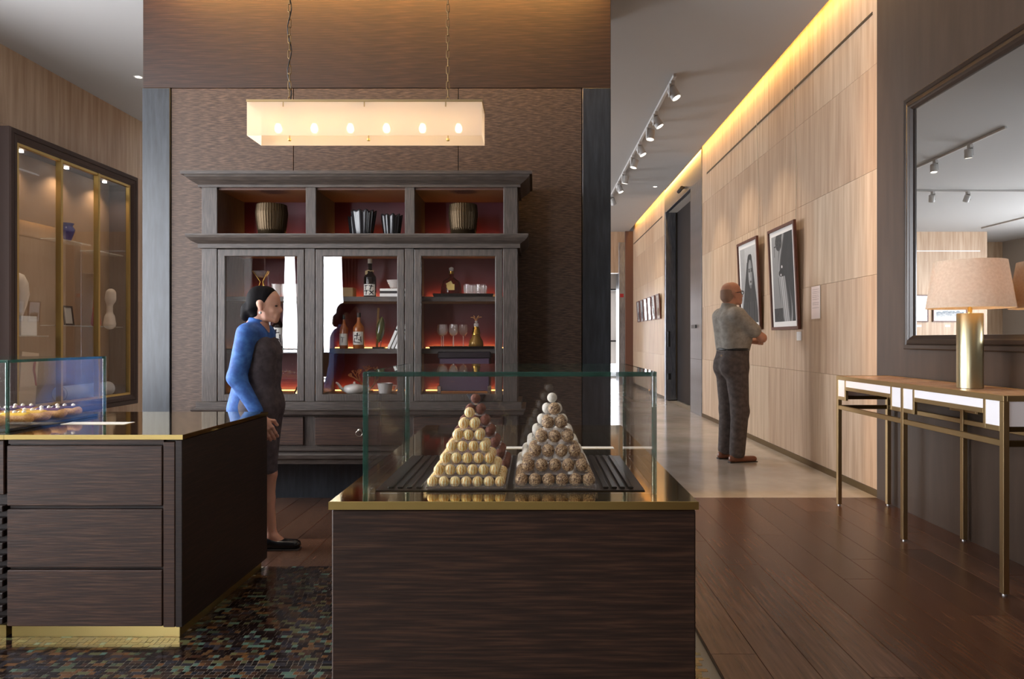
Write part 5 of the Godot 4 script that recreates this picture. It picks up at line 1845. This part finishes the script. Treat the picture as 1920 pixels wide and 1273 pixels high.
func build_vitrine() -> void:
	var xf := -5.08
	var z0 := -6.61
	var z1 := -8.75
	var y0 := 0.433
	var y1 := 3.32
	var v := room_thing("display_window", "tall wall showcase with dark timber frame and brass glazing bars", "showcase", Vector3(-5.25, y0, -7.68))
	var zc := (z0 + z1) / 2
	var W := z0 - z1
	var Hh := y1 - y0
	var tr := Transform3D(Basis(Vector3(0, 0, -1), Vector3.UP, Vector3(1, 0, 0)), Vector3(xf, (y0 + y1) / 2, zc))
	var st := new_st()
	frame_ring(st, W, Hh, [[0.0, -0.33], [0.0, -0.012], [0.012, 0.0], [0.05, 0.0], [0.056, -0.008], [0.062, 0.0], [0.095, -0.004], [0.115, -0.022], [0.125, -0.03], [0.125, -0.30]], tr)
	part(v, "timber_frame", st, plain(col(58, 40, 33), 0.65))
	var bm := plain(col(186, 162, 104), 0.38, 1.0)
	st = new_st()
	frame_ring(st, W - 0.25, Hh - 0.25, [[0.0, -0.07], [0.0, -0.03], [0.026, -0.03], [0.026, -0.07]], tr)
	part(v, "brass_border", st, bm)
	for k in [1, 2]:
		var z: float = z0 - 0.125 - (W - 0.25) * k / 3.0
		part(v, "glazing_bar", boxed(xf - 0.08, xf - 0.02, y0 + 0.125, y1 - 0.125, z - 0.016, z + 0.016, 0.003), bm)
	part(v, "pane", boxed(xf - 0.056, xf - 0.052, y0 + 0.13, y1 - 0.13, z1 + 0.13, z0 - 0.13), M.door_glass)
	part(v, "back_board", boxed(XL + 0.002, XL + 0.012, y0 + 0.05, y1 - 0.05, z1 + 0.06, z0 - 0.06), plain(col(158, 128, 98), 0.5))
	part(v, "floor_board", boxed(XL + 0.012, xf - 0.08, y0 + 0.1, y0 + 0.126, z1 + 0.12, z0 - 0.12), plain(col(70, 54, 56), 0.5))
	var shelf_m := clear_pane(col(230, 236, 230), 0.25)
	for e in [[-7.45, -8.0, 1.41], [-8.1, -8.62, 1.41], [-8.1, -8.62, 2.31], [-7.45, -8.0, 2.36], [-6.75, -7.3, 1.29]]:
		part(v, "glass_shelf", boxed(XL + 0.02, xf - 0.12, e[2] - 0.012, e[2], e[1], e[0]), shelf_m)
	var xm := -5.27
	var fy := y0 + 0.1265
	var lb := thing("tall_board", "tall cream board with red ribbon leaning in the showcase", "board", Vector3(xm, fy, -7.0))
	lb.rotation.x = -0.1
	part(lb, "board_body", boxed(-0.06, 0.06, 0.008, 0.56, -0.12, 0.12, 0.003), plain(col(214, 190, 160), 0.6))
	st = new_st()
	tube(st, [Vector3(0.065, 0.5, -0.06), Vector3(0.068, 0.38, -0.05), Vector3(0.066, 0.3, -0.08), Vector3(0.066, 0.22, -0.1)], [0.012, 0.012, 0.01, 0.006], 6)
	part(lb, "ribbon", st, plain(col(150, 30, 30), 0.6))
	single("white_box", boxed(-0.07, 0.07, 0, 0.2, -0.11, 0.11, 0.003), M.paper, "white gift box on the low shelf of the showcase", "box", "", Vector3(xm, 1.2905, -7.02))
	st = new_st()
	lathe(st, [[0.0, 0.0], [0.03, 0.0], [0.035, 0.02], [0.06, 0.1], [0.085, 0.22], [0.075, 0.34], [0.04, 0.42], [0.0, 0.44]], Vector3.ZERO, 24)
	single("pale_vase", st, plain(col(222, 206, 186), 0.4), "pale rounded ceramic form standing on the white box", "sculpture", "", Vector3(xm, 1.4915, -6.98))
	var fp := thing("small_picture", "small dark framed picture on the showcase's middle shelf", "picture", Vector3(xm, 1.4105, -7.72))
	fp.basis = Basis(Vector3(0, 0, -1), Vector3.UP, Vector3(1, 0, 0)) * Basis(Vector3.RIGHT, -0.12)
	st = new_st()
	frame_ring(st, 0.16, 0.22, [[0.0, 0.0], [0.0, 0.012], [0.018, 0.012], [0.018, 0.004]], Transform3D(Basis.IDENTITY, Vector3(0, 0.11, 0)))
	part(fp, "frame", st, M.black)
	part(fp, "print", boxed(-0.065, 0.065, 0.016, 0.204, 0.002, 0.005), plain(col(190, 186, 178), 0.6))
	part(fp, "backing", boxed(-0.079, 0.079, 0.001, 0.219, 0.0, 0.002), M.black)
	st = new_st()
	lathe(st, [[0.0, 0.0], [0.03, 0.0], [0.04, 0.02], [0.06, 0.08], [0.075, 0.13], [0.05, 0.17], [0.065, 0.2], [0.0, 0.19]], Vector3.ZERO, 9)
	single("blue_crystal", st, plain(col(56, 60, 130), 0.08), "faceted blue crystal vase high in the showcase", "vase", "", Vector3(xm, 2.3605, -7.7))
	# little lacquer figure
	single("figurine", body_mesh([[Vector3(0, 0.03, 0), Vector3(0, 0.24, 0), 0.055, 0.03], [Vector3(0, 0.27, 0), Vector3(0, 0.3, 0), 0.03, 0.03], [Vector3(0, 0.2, 0.03), Vector3(0.03, 0.13, 0.06), 0.018, 0.014]], 0.008, 0.02), plain(col(170, 60, 52), 0.4), "red and white robed figurine on the showcase shelf by the far brass bar", "figurine", "", Vector3(xm, 1.415, -8.2))
	single("bust", body_mesh([[Vector3(0, 0.03, 0), Vector3(0, 0.1, 0), 0.07, 0.06], [Vector3(0, 0.14, 0), Vector3(0, 0.3, 0), 0.035, 0.035], [Vector3(0.01, 0.34, 0), Vector3(0.015, 0.4, 0), 0.065, 0.06, Vector3(1, 1.1, 0.85)]], 0.008, 0.03), plain(col(206, 196, 184), 0.6), "pale bust on the showcase shelf next to the figurine", "sculpture", "", Vector3(xm, 1.415, -8.46))
	# pale roll added to imitate a sofa reflected in the showcase glass
	var bo := thing("sofa_reflection", "long pale grey roll imitating a sofa reflected in the showcase glass", "cushion", Vector3(xm, fy, -8.0))
	st = new_st()
	lathe(st, [[0.0, -0.45], [0.07, -0.45], [0.085, -0.43], [0.085, 0.43], [0.07, 0.45], [0.0, 0.45]], Vector3.ZERO, 24, Transform3D(Basis(Vector3.RIGHT, PI / 2), Vector3(0, 0.087, 0)))
	part(bo, "reflection_body", st, plain(col(196, 202, 210), 0.8))
	st = new_st()
	for z in [-0.43, 0.43]:
		var ring := []
		for k in 20: ring.append(Vector3(0.0855 * cos(TAU * k / 20), 0.087 + 0.0855 * sin(TAU * k / 20), z))
		tube(st, ring, 0.003, 5, true)
	part(bo, "piping", st, plain(col(150, 156, 166), 0.8))
	# small lamps in the top of the showcase
	for z in [-7.0, -7.68, -8.36]:
		spot("showcase_lamp", Vector3(xm, y1 - 0.16, z), Vector3(xm, 0, z), col(255, 230, 200), 0.28, 62.0, 0.02)
		var dl := new_st()
		lathe(dl, [[0.022, 0.02], [0.024, 0.0], [0.0, -0.001]], Vector3(xm, y1 - 0.15, z), 14)
		part(v, "lamp_spot", dl, M.lens)

# ---------------------------------------------------------------- people
func hand_bones(w: Vector3, d: Vector3, palm: Vector3, thumb_side: float, curl: float) -> Array:
	var n := palm.normalized()
	d = d.normalized()
	var a := d.cross(n).normalized() * thumb_side
	var out := []
	for k in [-1.0, 0.0, 1.0]:
		out.append([w + a * k * 0.016, w + d * 0.075 + a * k * 0.026, 0.017, 0.014])
	var len := [0.038, 0.042, 0.039, 0.031]
	for f in 4:
		var p := w + d * 0.082 + a * (0.033 - f * 0.0215)
		var dir := d
		var ax := d.cross(n)
		for sgm in 3:
			dir = dir.rotated(ax.normalized(), curl * (0.7 if sgm == 0 else 1.0)) if true else dir
			var ln: float = len[f] * [1.0, 0.68, 0.55][sgm]
			var q := p + dir * ln
			out.append([p, q, 0.0092 - 0.0008 * sgm, 0.0086 - 0.0008 * sgm])
			p = q
	var t0 := w + d * 0.028 + a * 0.024
	var t1 := t0 + (d * 0.55 + a * 0.75 + n * 0.35).normalized() * 0.042
	var t2 := t1 + (d * 0.85 + a * 0.15 + n * 0.5).normalized() * 0.032
	out.append([t0, t1, 0.0125, 0.0105])
	out.append([t1, t2, 0.0102, 0.009])
	return out

func head_bones(c: Vector3, s: float, tilt: float) -> Array:
	var q := func(x, y, z): return c + (Vector3(x, y, z) * s).rotated(Vector3.BACK, tilt)
	return [
		[q.call(-0.02, 0.032, 0), q.call(0.01, 0.035, 0), 0.088 * s, 0.084 * s, Vector3(1, 1, 0.86)],
		[q.call(0.02, -0.03, 0), q.call(0.045, -0.03, 0), 0.066 * s, 0.056 * s, Vector3(1, 1, 0.9)],
		[q.call(0.02, -0.075, 0.022), q.call(0.068, -0.09, 0.008), 0.03 * s, 0.022 * s],
		[q.call(0.02, -0.075, -0.022), q.call(0.068, -0.09, -0.008), 0.03 * s, 0.022 * s],
		[q.call(0.074, 0.018, 0.028), q.call(0.074, 0.018, -0.028), 0.014 * s, 0.014 * s],
		[q.call(0.085, 0.005, 0), q.call(0.103, -0.03, 0), 0.008 * s, 0.013 * s],
		[q.call(0.084, -0.058, 0.014), q.call(0.084, -0.058, -0.014), 0.0105 * s, 0.0105 * s],
		[q.call(0.08, -0.07, 0.01), q.call(0.08, -0.07, -0.01), 0.0105 * s, 0.0105 * s],
		[q.call(-0.008, 0.012, 0.079), q.call(-0.004, -0.028, 0.073), 0.017 * s, 0.011 * s, Vector3(1, 1, 0.5)],
		[q.call(-0.008, 0.012, -0.079), q.call(-0.004, -0.028, -0.073), 0.017 * s, 0.011 * s, Vector3(1, 1, 0.5)],
	]

func add_mesh(st: SurfaceTool, m: ArrayMesh) -> void:
	st.append_from(m, 0, Transform3D.IDENTITY)

func eyes(parent: Node, c: Vector3, s: float, tilt: float) -> void:
	for z in [-0.03, 0.03]:
		var o := mesh_node("eye", sphere_mesh(0.0105 * s, 12, 8), plain(col(36, 26, 22), 0.1))
		parent.add_child(o, true)
		o.position = c + (Vector3(0.0835, 0.0, z * 1.02) * s).rotated(Vector3.BACK, tilt)
		o.scale = Vector3(0.9, 0.6, 1.2)

func shoe(parent: Node, at: Vector3, ln: float, m: Material, pitch := 0.0) -> void:
	var b := body_mesh([[Vector3(-0.06, 0.034, 0), Vector3(ln - 0.11, 0.03, 0), 0.036, 0.034, Vector3(1, 0.9, 1.05)], [Vector3(-0.055, 0.05, 0), Vector3(-0.01, 0.055, 0), 0.034, 0.034]], 0.007, 0.02, [[Vector3(0, 0.004, 0), Vector3(0, -1, 0)]])
	var o := part(parent, "shoe", b, m)
	o.position = at
	o.rotation.z = pitch
	var s := boxed(-0.095, ln - 0.078, 0.0, 0.008, -0.034, 0.034, 0.003)
	bx(s, -0.095, -0.045, 0.0, 0.012, -0.03, 0.03, 0.003)
	part(o, "sole", s, plain(col(44, 34, 30), 0.6))

func build_people() -> void:
	# ---- man looking at the pictures, arms folded
	var man := thing("person", "bald man in grey short-sleeved shirt, folded arms, looking at framed photographs", "person", Vector3(2.035, 0, -7.06), 0.24)
	var skin := plain(col(190, 136, 110), 0.5)
	skin.subsurf_scatter_enabled = true
	skin.subsurf_scatter_strength = 0.12
	var hc := Vector3(0.0, 1.715, 0)
	var ti := 0.16
	var st := new_st()
	add_mesh(st, body_mesh(head_bones(hc, 1.06, ti) + [[Vector3(-0.02, 1.67, 0), Vector3(-0.035, 1.54, 0), 0.058, 0.066]], 0.005, 0.018))
	var el_r := Vector3(0.205, 1.265, 0.235)
	var el_l := Vector3(0.21, 1.255, -0.235)
	var wr_r := Vector3(0.315, 1.27, 0.02)
	var wr_l := Vector3(0.30, 1.225, 0.03)
	add_mesh(st, body_mesh([
		[Vector3(-0.03, 1.54, 0), Vector3(0.01, 1.25, 0), 0.07, 0.09],
		[Vector3(0.01, 1.25, 0), Vector3(0.01, 1.0, 0), 0.09, 0.09],
		[Vector3(-0.03, 1.49, 0.18), el_r, 0.05, 0.042], [el_r, wr_r, 0.042, 0.029],
		[Vector3(-0.03, 1.49, -0.18), el_l, 0.05, 0.042], [el_l, wr_l, 0.042, 0.029],
		[Vector3(0, 0.98, 0.1), Vector3(0.02, 0.52, 0.11), 0.085, 0.055], [Vector3(0.02, 0.52, 0.11), Vector3(-0.01, 0.1, 0.115), 0.052, 0.036],
		[Vector3(0, 0.98, -0.1), Vector3(0.01, 0.52, -0.11), 0.085, 0.055], [Vector3(0.01, 0.52, -0.11), Vector3(-0.01, 0.1, -0.115), 0.052, 0.036],
	], 0.013, 0.03))
	add_mesh(st, body_mesh(hand_bones(wr_r, Vector3(-0.25, -0.05, -1), Vector3(-1, 0, 0.2), 1.0, 0.35), 0.004, 0.008))
	add_mesh(st, body_mesh(hand_bones(wr_l, Vector3(-0.15, 0.1, 1), Vector3(-1, 0.2, 0), -1.0, 0.55), 0.004, 0.008))
	part(man, "body", st, skin)
	eyes(man, hc, 1.06, ti)
	# fringe of hair round the back of the head
	var hair := body_mesh([[hc + Vector3(-0.032, 0.02, 0), hc + Vector3(-0.018, 0.012, 0), 0.09, 0.088, Vector3(1, 1, 0.9)], [hc + Vector3(-0.07, -0.03, 0), hc + Vector3(-0.05, -0.06, 0), 0.05, 0.045, Vector3(1, 1, 1.3)]], 0.006, 0.02, [[hc + Vector3(-0.02, 0, 0), Vector3(0.95, 0.1, 0)], [hc + Vector3(-0.05, 0.055, 0), Vector3(0.3, 1.0, 0).normalized()]])
	part(man, "hair", hair, plain(col(150, 118, 98), 0.8), "short greying hair round the back of the head")
	var gl := new_st()
	for z in [-0.034, 0.034]:
		var ring := []
		for k in 14: ring.append(hc + (Vector3(0.096, 0.004 + 0.019 * sin(TAU * k / 14), z + 0.026 * cos(TAU * k / 14)) * 1.06).rotated(Vector3.BACK, ti))
		tube(gl, ring, 0.0035, 5, true)
		tube(gl, [hc + (Vector3(0.094, 0.012, z * 1.76) * 1.06).rotated(Vector3.BACK, ti), hc + (Vector3(-0.01, 0.014, sign(z) * 0.086) * 1.06).rotated(Vector3.BACK, ti)], 0.0035, 5)
	part(man, "glasses", gl, M.black)
	var shirt_t := noise_map(95, 0.02, [[0.0, col(132, 126, 118)], [0.5, col(152, 146, 137)], [1.0, col(168, 162, 152)]], 4, 256)
	var shirt := grained(shirt_t, Vector3(3, 3, 3), 0.85)
	part(man, "shirt", body_mesh([
		[Vector3(-0.03, 1.5, 0.15), Vector3(-0.03, 1.5, -0.15), 0.075, 0.075],
		[Vector3(-0.04, 1.45, 0.07), Vector3(0.0, 1.25, 0.07), 0.125, 0.135], [Vector3(-0.04, 1.45, -0.07), Vector3(0.0, 1.25, -0.07), 0.125, 0.135],
		[Vector3(0.04, 1.27, 0.05), Vector3(0.015, 1.15, 0.05), 0.145, 0.14], [Vector3(0.04, 1.27, -0.05), Vector3(0.015, 1.15, -0.05), 0.145, 0.14],
		[Vector3(-0.03, 1.56, 0), Vector3(-0.035, 1.6, 0), 0.078, 0.076],
		[Vector3(-0.03, 1.485, 0.185), Vector3(0.12, 1.34, 0.225), 0.078, 0.072],
		[Vector3(-0.03, 1.485, -0.185), Vector3(0.12, 1.34, -0.225), 0.078, 0.072],
	], 0.011, 0.05, [[Vector3(0, 1.612, 0), Vector3(0.15, 1, 0).normalized()], [Vector3(0, 1.13, 0), Vector3(0, -1, 0)]]), shirt, "grey short-sleeved shirt")
	var tt := noise_map(97, 0.02, [[0.0, col(70, 61, 58)], [0.5, col(88, 78, 74)], [1.0, col(104, 93, 88)]], 4, 256)
	var trs := body_mesh([
		[Vector3(0.01, 1.12, 0.06), Vector3(0.0, 0.98, 0.07), 0.135, 0.135], [Vector3(0.01, 1.12, -0.06), Vector3(0.0, 0.98, -0.07), 0.135, 0.135],
		[Vector3(-0.05, 1.0, 0.06), Vector3(-0.05, 0.96, 0.07), 0.11, 0.11], [Vector3(-0.05, 1.0, -0.06), Vector3(-0.05, 0.96, -0.07), 0.11, 0.11],
		[Vector3(0.0, 0.96, 0.095), Vector3(0.03, 0.52, 0.11), 0.118, 0.09], [Vector3(0.03, 0.52, 0.11), Vector3(-0.005, 0.1, 0.115), 0.088, 0.078],
		[Vector3(0.0, 0.96, -0.095), Vector3(0.02, 0.52, -0.11), 0.118, 0.09], [Vector3(0.02, 0.52, -0.11), Vector3(-0.005, 0.1, -0.115), 0.088, 0.078],
	], 0.012, 0.035, [[Vector3(0, 1.165, 0), Vector3(0, 1, 0)], [Vector3(0, 0.05, 0), Vector3(0, -1, 0)]])
	part(man, "trousers", trs, grained(tt, Vector3(3, 3, 3), 0.85), "loose dark grey-brown trousers")
	var be := new_st()
	var ringb := []
	for k in 28:
		var a := TAU * k / 28
		ringb.append(Vector3(0.01 + 0.139 * cos(a), 1.15, 0.196 * sin(a)))
	tube(be, ringb, 0.014, 6, true)
	part(man, "belt", be, M.black)
	part(man, "pocket_label", boxed(-0.14, -0.134, 1.075, 1.095, 0.02, 0.05), plain(col(150, 120, 90), 0.7))
	var brown := plain(col(132, 82, 58), 0.35)
	for z in [-0.115, 0.115]: shoe(man, Vector3(0.0, 0.0, z), 0.29, brown)

	# ---- woman walking past the cabinet
	var wo := thing("person", "woman in blue blouse and dark grey dress walking past the cabinet", "person", Vector3(-1.655, 0, -4.13), 0.0)
	var wskin := plain(col(206, 156, 134), 0.5)
	wskin.subsurf_scatter_enabled = true
	wskin.subsurf_scatter_strength = 0.12
	var wc := Vector3(0.025, 1.455, 0)
	st = new_st()
	add_mesh(st, body_mesh(head_bones(wc, 0.9, -0.04) + [[Vector3(-0.005, 1.43, 0), Vector3(-0.025, 1.3, 0), 0.046, 0.052]], 0.005, 0.016))
	var sh := Vector3(-0.03, 1.285, 0.145)
	var el := Vector3(-0.07, 1.03, 0.185)
	var wr := Vector3(0.075, 0.80, 0.2)
	var shl := Vector3(-0.03, 1.285, -0.145)
	var ell_ := Vector3(-0.02, 1.03, -0.19)
	var wrl := Vector3(-0.06, 0.80, -0.2)
	add_mesh(st, body_mesh([
		[Vector3(-0.025, 1.32, 0), Vector3(-0.01, 0.95, 0), 0.07, 0.09], [Vector3(-0.01, 0.95, 0), Vector3(0, 0.84, 0), 0.09, 0.1],
		[sh, el, 0.04, 0.034], [el, wr, 0.034, 0.024], [shl, ell_, 0.04, 0.034], [ell_, wrl, 0.034, 0.024],
		[Vector3(0.0, 0.84, 0.07), Vector3(0.065, 0.45, 0.065), 0.075, 0.05], [Vector3(0.065, 0.45, 0.065), Vector3(0.055, 0.3, 0.065), 0.05, 0.048], [Vector3(0.055, 0.3, 0.065), Vector3(0.085, 0.08, 0.06), 0.048, 0.03],
		[Vector3(0.085, 0.08, 0.06), Vector3(0.15, 0.04, 0.06), 0.03, 0.024],
		[Vector3(0.0, 0.84, -0.07), Vector3(-0.06, 0.46, -0.07), 0.075, 0.05], [Vector3(-0.06, 0.46, -0.07), Vector3(-0.13, 0.34, -0.07), 0.05, 0.046], [Vector3(-0.13, 0.34, -0.07), Vector3(-0.27, 0.15, -0.07), 0.046, 0.03],
		[Vector3(-0.27, 0.15, -0.07), Vector3(-0.23, 0.08, -0.07), 0.03, 0.024],
	], 0.011, 0.02))
	add_mesh(st, body_mesh(hand_bones(wr, Vector3(0.45, -0.85, 0), Vector3(-0.3, -0.2, -1), 1.0, 0.5), 0.004, 0.008))
	add_mesh(st, body_mesh(hand_bones(wrl, Vector3(-0.1, -1, 0), Vector3(0, 0, 1), -1.0, 0.35), 0.004, 0.008))
	part(wo, "body", st, wskin)
	eyes(wo, wc, 0.9, -0.04)
	var black_hair := plain(col(16, 13, 14), 0.7)
	black_hair.metallic_specular = 0.2
	part(wo, "hair", body_mesh([
		[wc + Vector3(-0.03, 0.04, 0), wc + Vector3(0.0, 0.04, 0), 0.082, 0.079, Vector3(1, 1, 0.92)],
		[wc + Vector3(-0.06, -0.02, 0), wc + Vector3(-0.05, -0.05, 0), 0.055, 0.045, Vector3(1, 1, 1.2)],
		[wc + Vector3(-0.105, -0.02, 0), wc + Vector3(-0.115, -0.06, 0), 0.042, 0.036],
	], 0.006, 0.02, [[wc + Vector3(0.012, 0.0, 0), Vector3(1.0, -0.55, 0).normalized()]]), black_hair, "black hair gathered low at the nape")
	var ear := mesh_node("earring", sphere_mesh(0.009, 10, 6), M.white)
	wo.add_child(ear)
	ear.position = wc + Vector3(-0.002, -0.045, 0.074)
	var blue_t := noise_map(99, 0.02, [[0.0, col(34, 74, 140)], [0.5, col(48, 96, 170)], [1.0, col(74, 124, 196)]], 4, 256)
	part(wo, "blouse", body_mesh([
		[Vector3(-0.03, 1.29, 0.1), Vector3(-0.03, 1.29, -0.1), 0.062, 0.062],
		[Vector3(-0.035, 1.25, 0.045), Vector3(-0.05, 1.0, 0.045), 0.095, 0.088], [Vector3(-0.035, 1.25, -0.045), Vector3(-0.05, 1.0, -0.045), 0.095, 0.088],
		[Vector3(-0.055, 0.98, 0.05), Vector3(-0.075, 0.84, 0.05), 0.09, 0.105], [Vector3(-0.055, 0.98, -0.05), Vector3(-0.075, 0.84, -0.05), 0.09, 0.105],
		[Vector3(-0.025, 1.34, 0), Vector3(-0.022, 1.36, 0), 0.056, 0.055],
		[sh, el, 0.058, 0.05], [el, el.lerp(wr, 0.82), 0.05, 0.038], [shl, ell_, 0.058, 0.05], [ell_, ell_.lerp(wrl, 0.82), 0.05, 0.038],
	], 0.01, 0.025, [[Vector3(0, 0.80, 0), Vector3(0, -1, 0)], [Vector3(0, 1.375, 0), Vector3(0.2, 1, 0).normalized()]]), grained(blue_t, Vector3(3, 3, 3), 0.7), "bright blue long-sleeved blouse")
	var dress_t := noise_map(101, 0.02, [[0.0, col(58, 50, 56)], [0.5, col(74, 66, 72)], [1.0, col(90, 82, 86)]], 4, 256)
	part(wo, "dress", body_mesh([
		[Vector3(0.01, 1.2, 0.055), Vector3(0.012, 1.05, 0.05), 0.082, 0.085], [Vector3(0.01, 1.2, -0.055), Vector3(0.012, 1.05, -0.05), 0.082, 0.085],
		[Vector3(0.04, 1.16, 0.05), Vector3(0.02, 1.1, 0.05), 0.06, 0.055], [Vector3(0.04, 1.16, -0.05), Vector3(0.02, 1.1, -0.05), 0.06, 0.055],
		[Vector3(0.0, 1.05, 0.04), Vector3(-0.005, 0.85, 0.06), 0.084, 0.11], [Vector3(0.0, 1.05, -0.04), Vector3(-0.005, 0.85, -0.06), 0.084, 0.11],
		[Vector3(0.0, 0.85, 0.06), Vector3(0.03, 0.45, 0.07), 0.108, 0.09], [Vector3(0.0, 0.85, -0.06), Vector3(-0.03, 0.45, -0.07), 0.108, 0.09],
	], 0.011, 0.04, [[Vector3(0, 0.457, 0), Vector3(0, -1, 0)], [Vector3(0, 1.27, 0), Vector3(-0.4, 1, 0).normalized()]]), grained(dress_t, Vector3(3, 3, 3), 0.8), "dark mauve grey dress over the blouse")
	var bs := plain(col(24, 24, 28), 0.25)
	shoe(wo, Vector3(0.085, 0.0, 0.06), 0.25, bs)
	shoe(wo, Vector3(-0.255, 0.045, -0.07), 0.25, bs, -0.55)
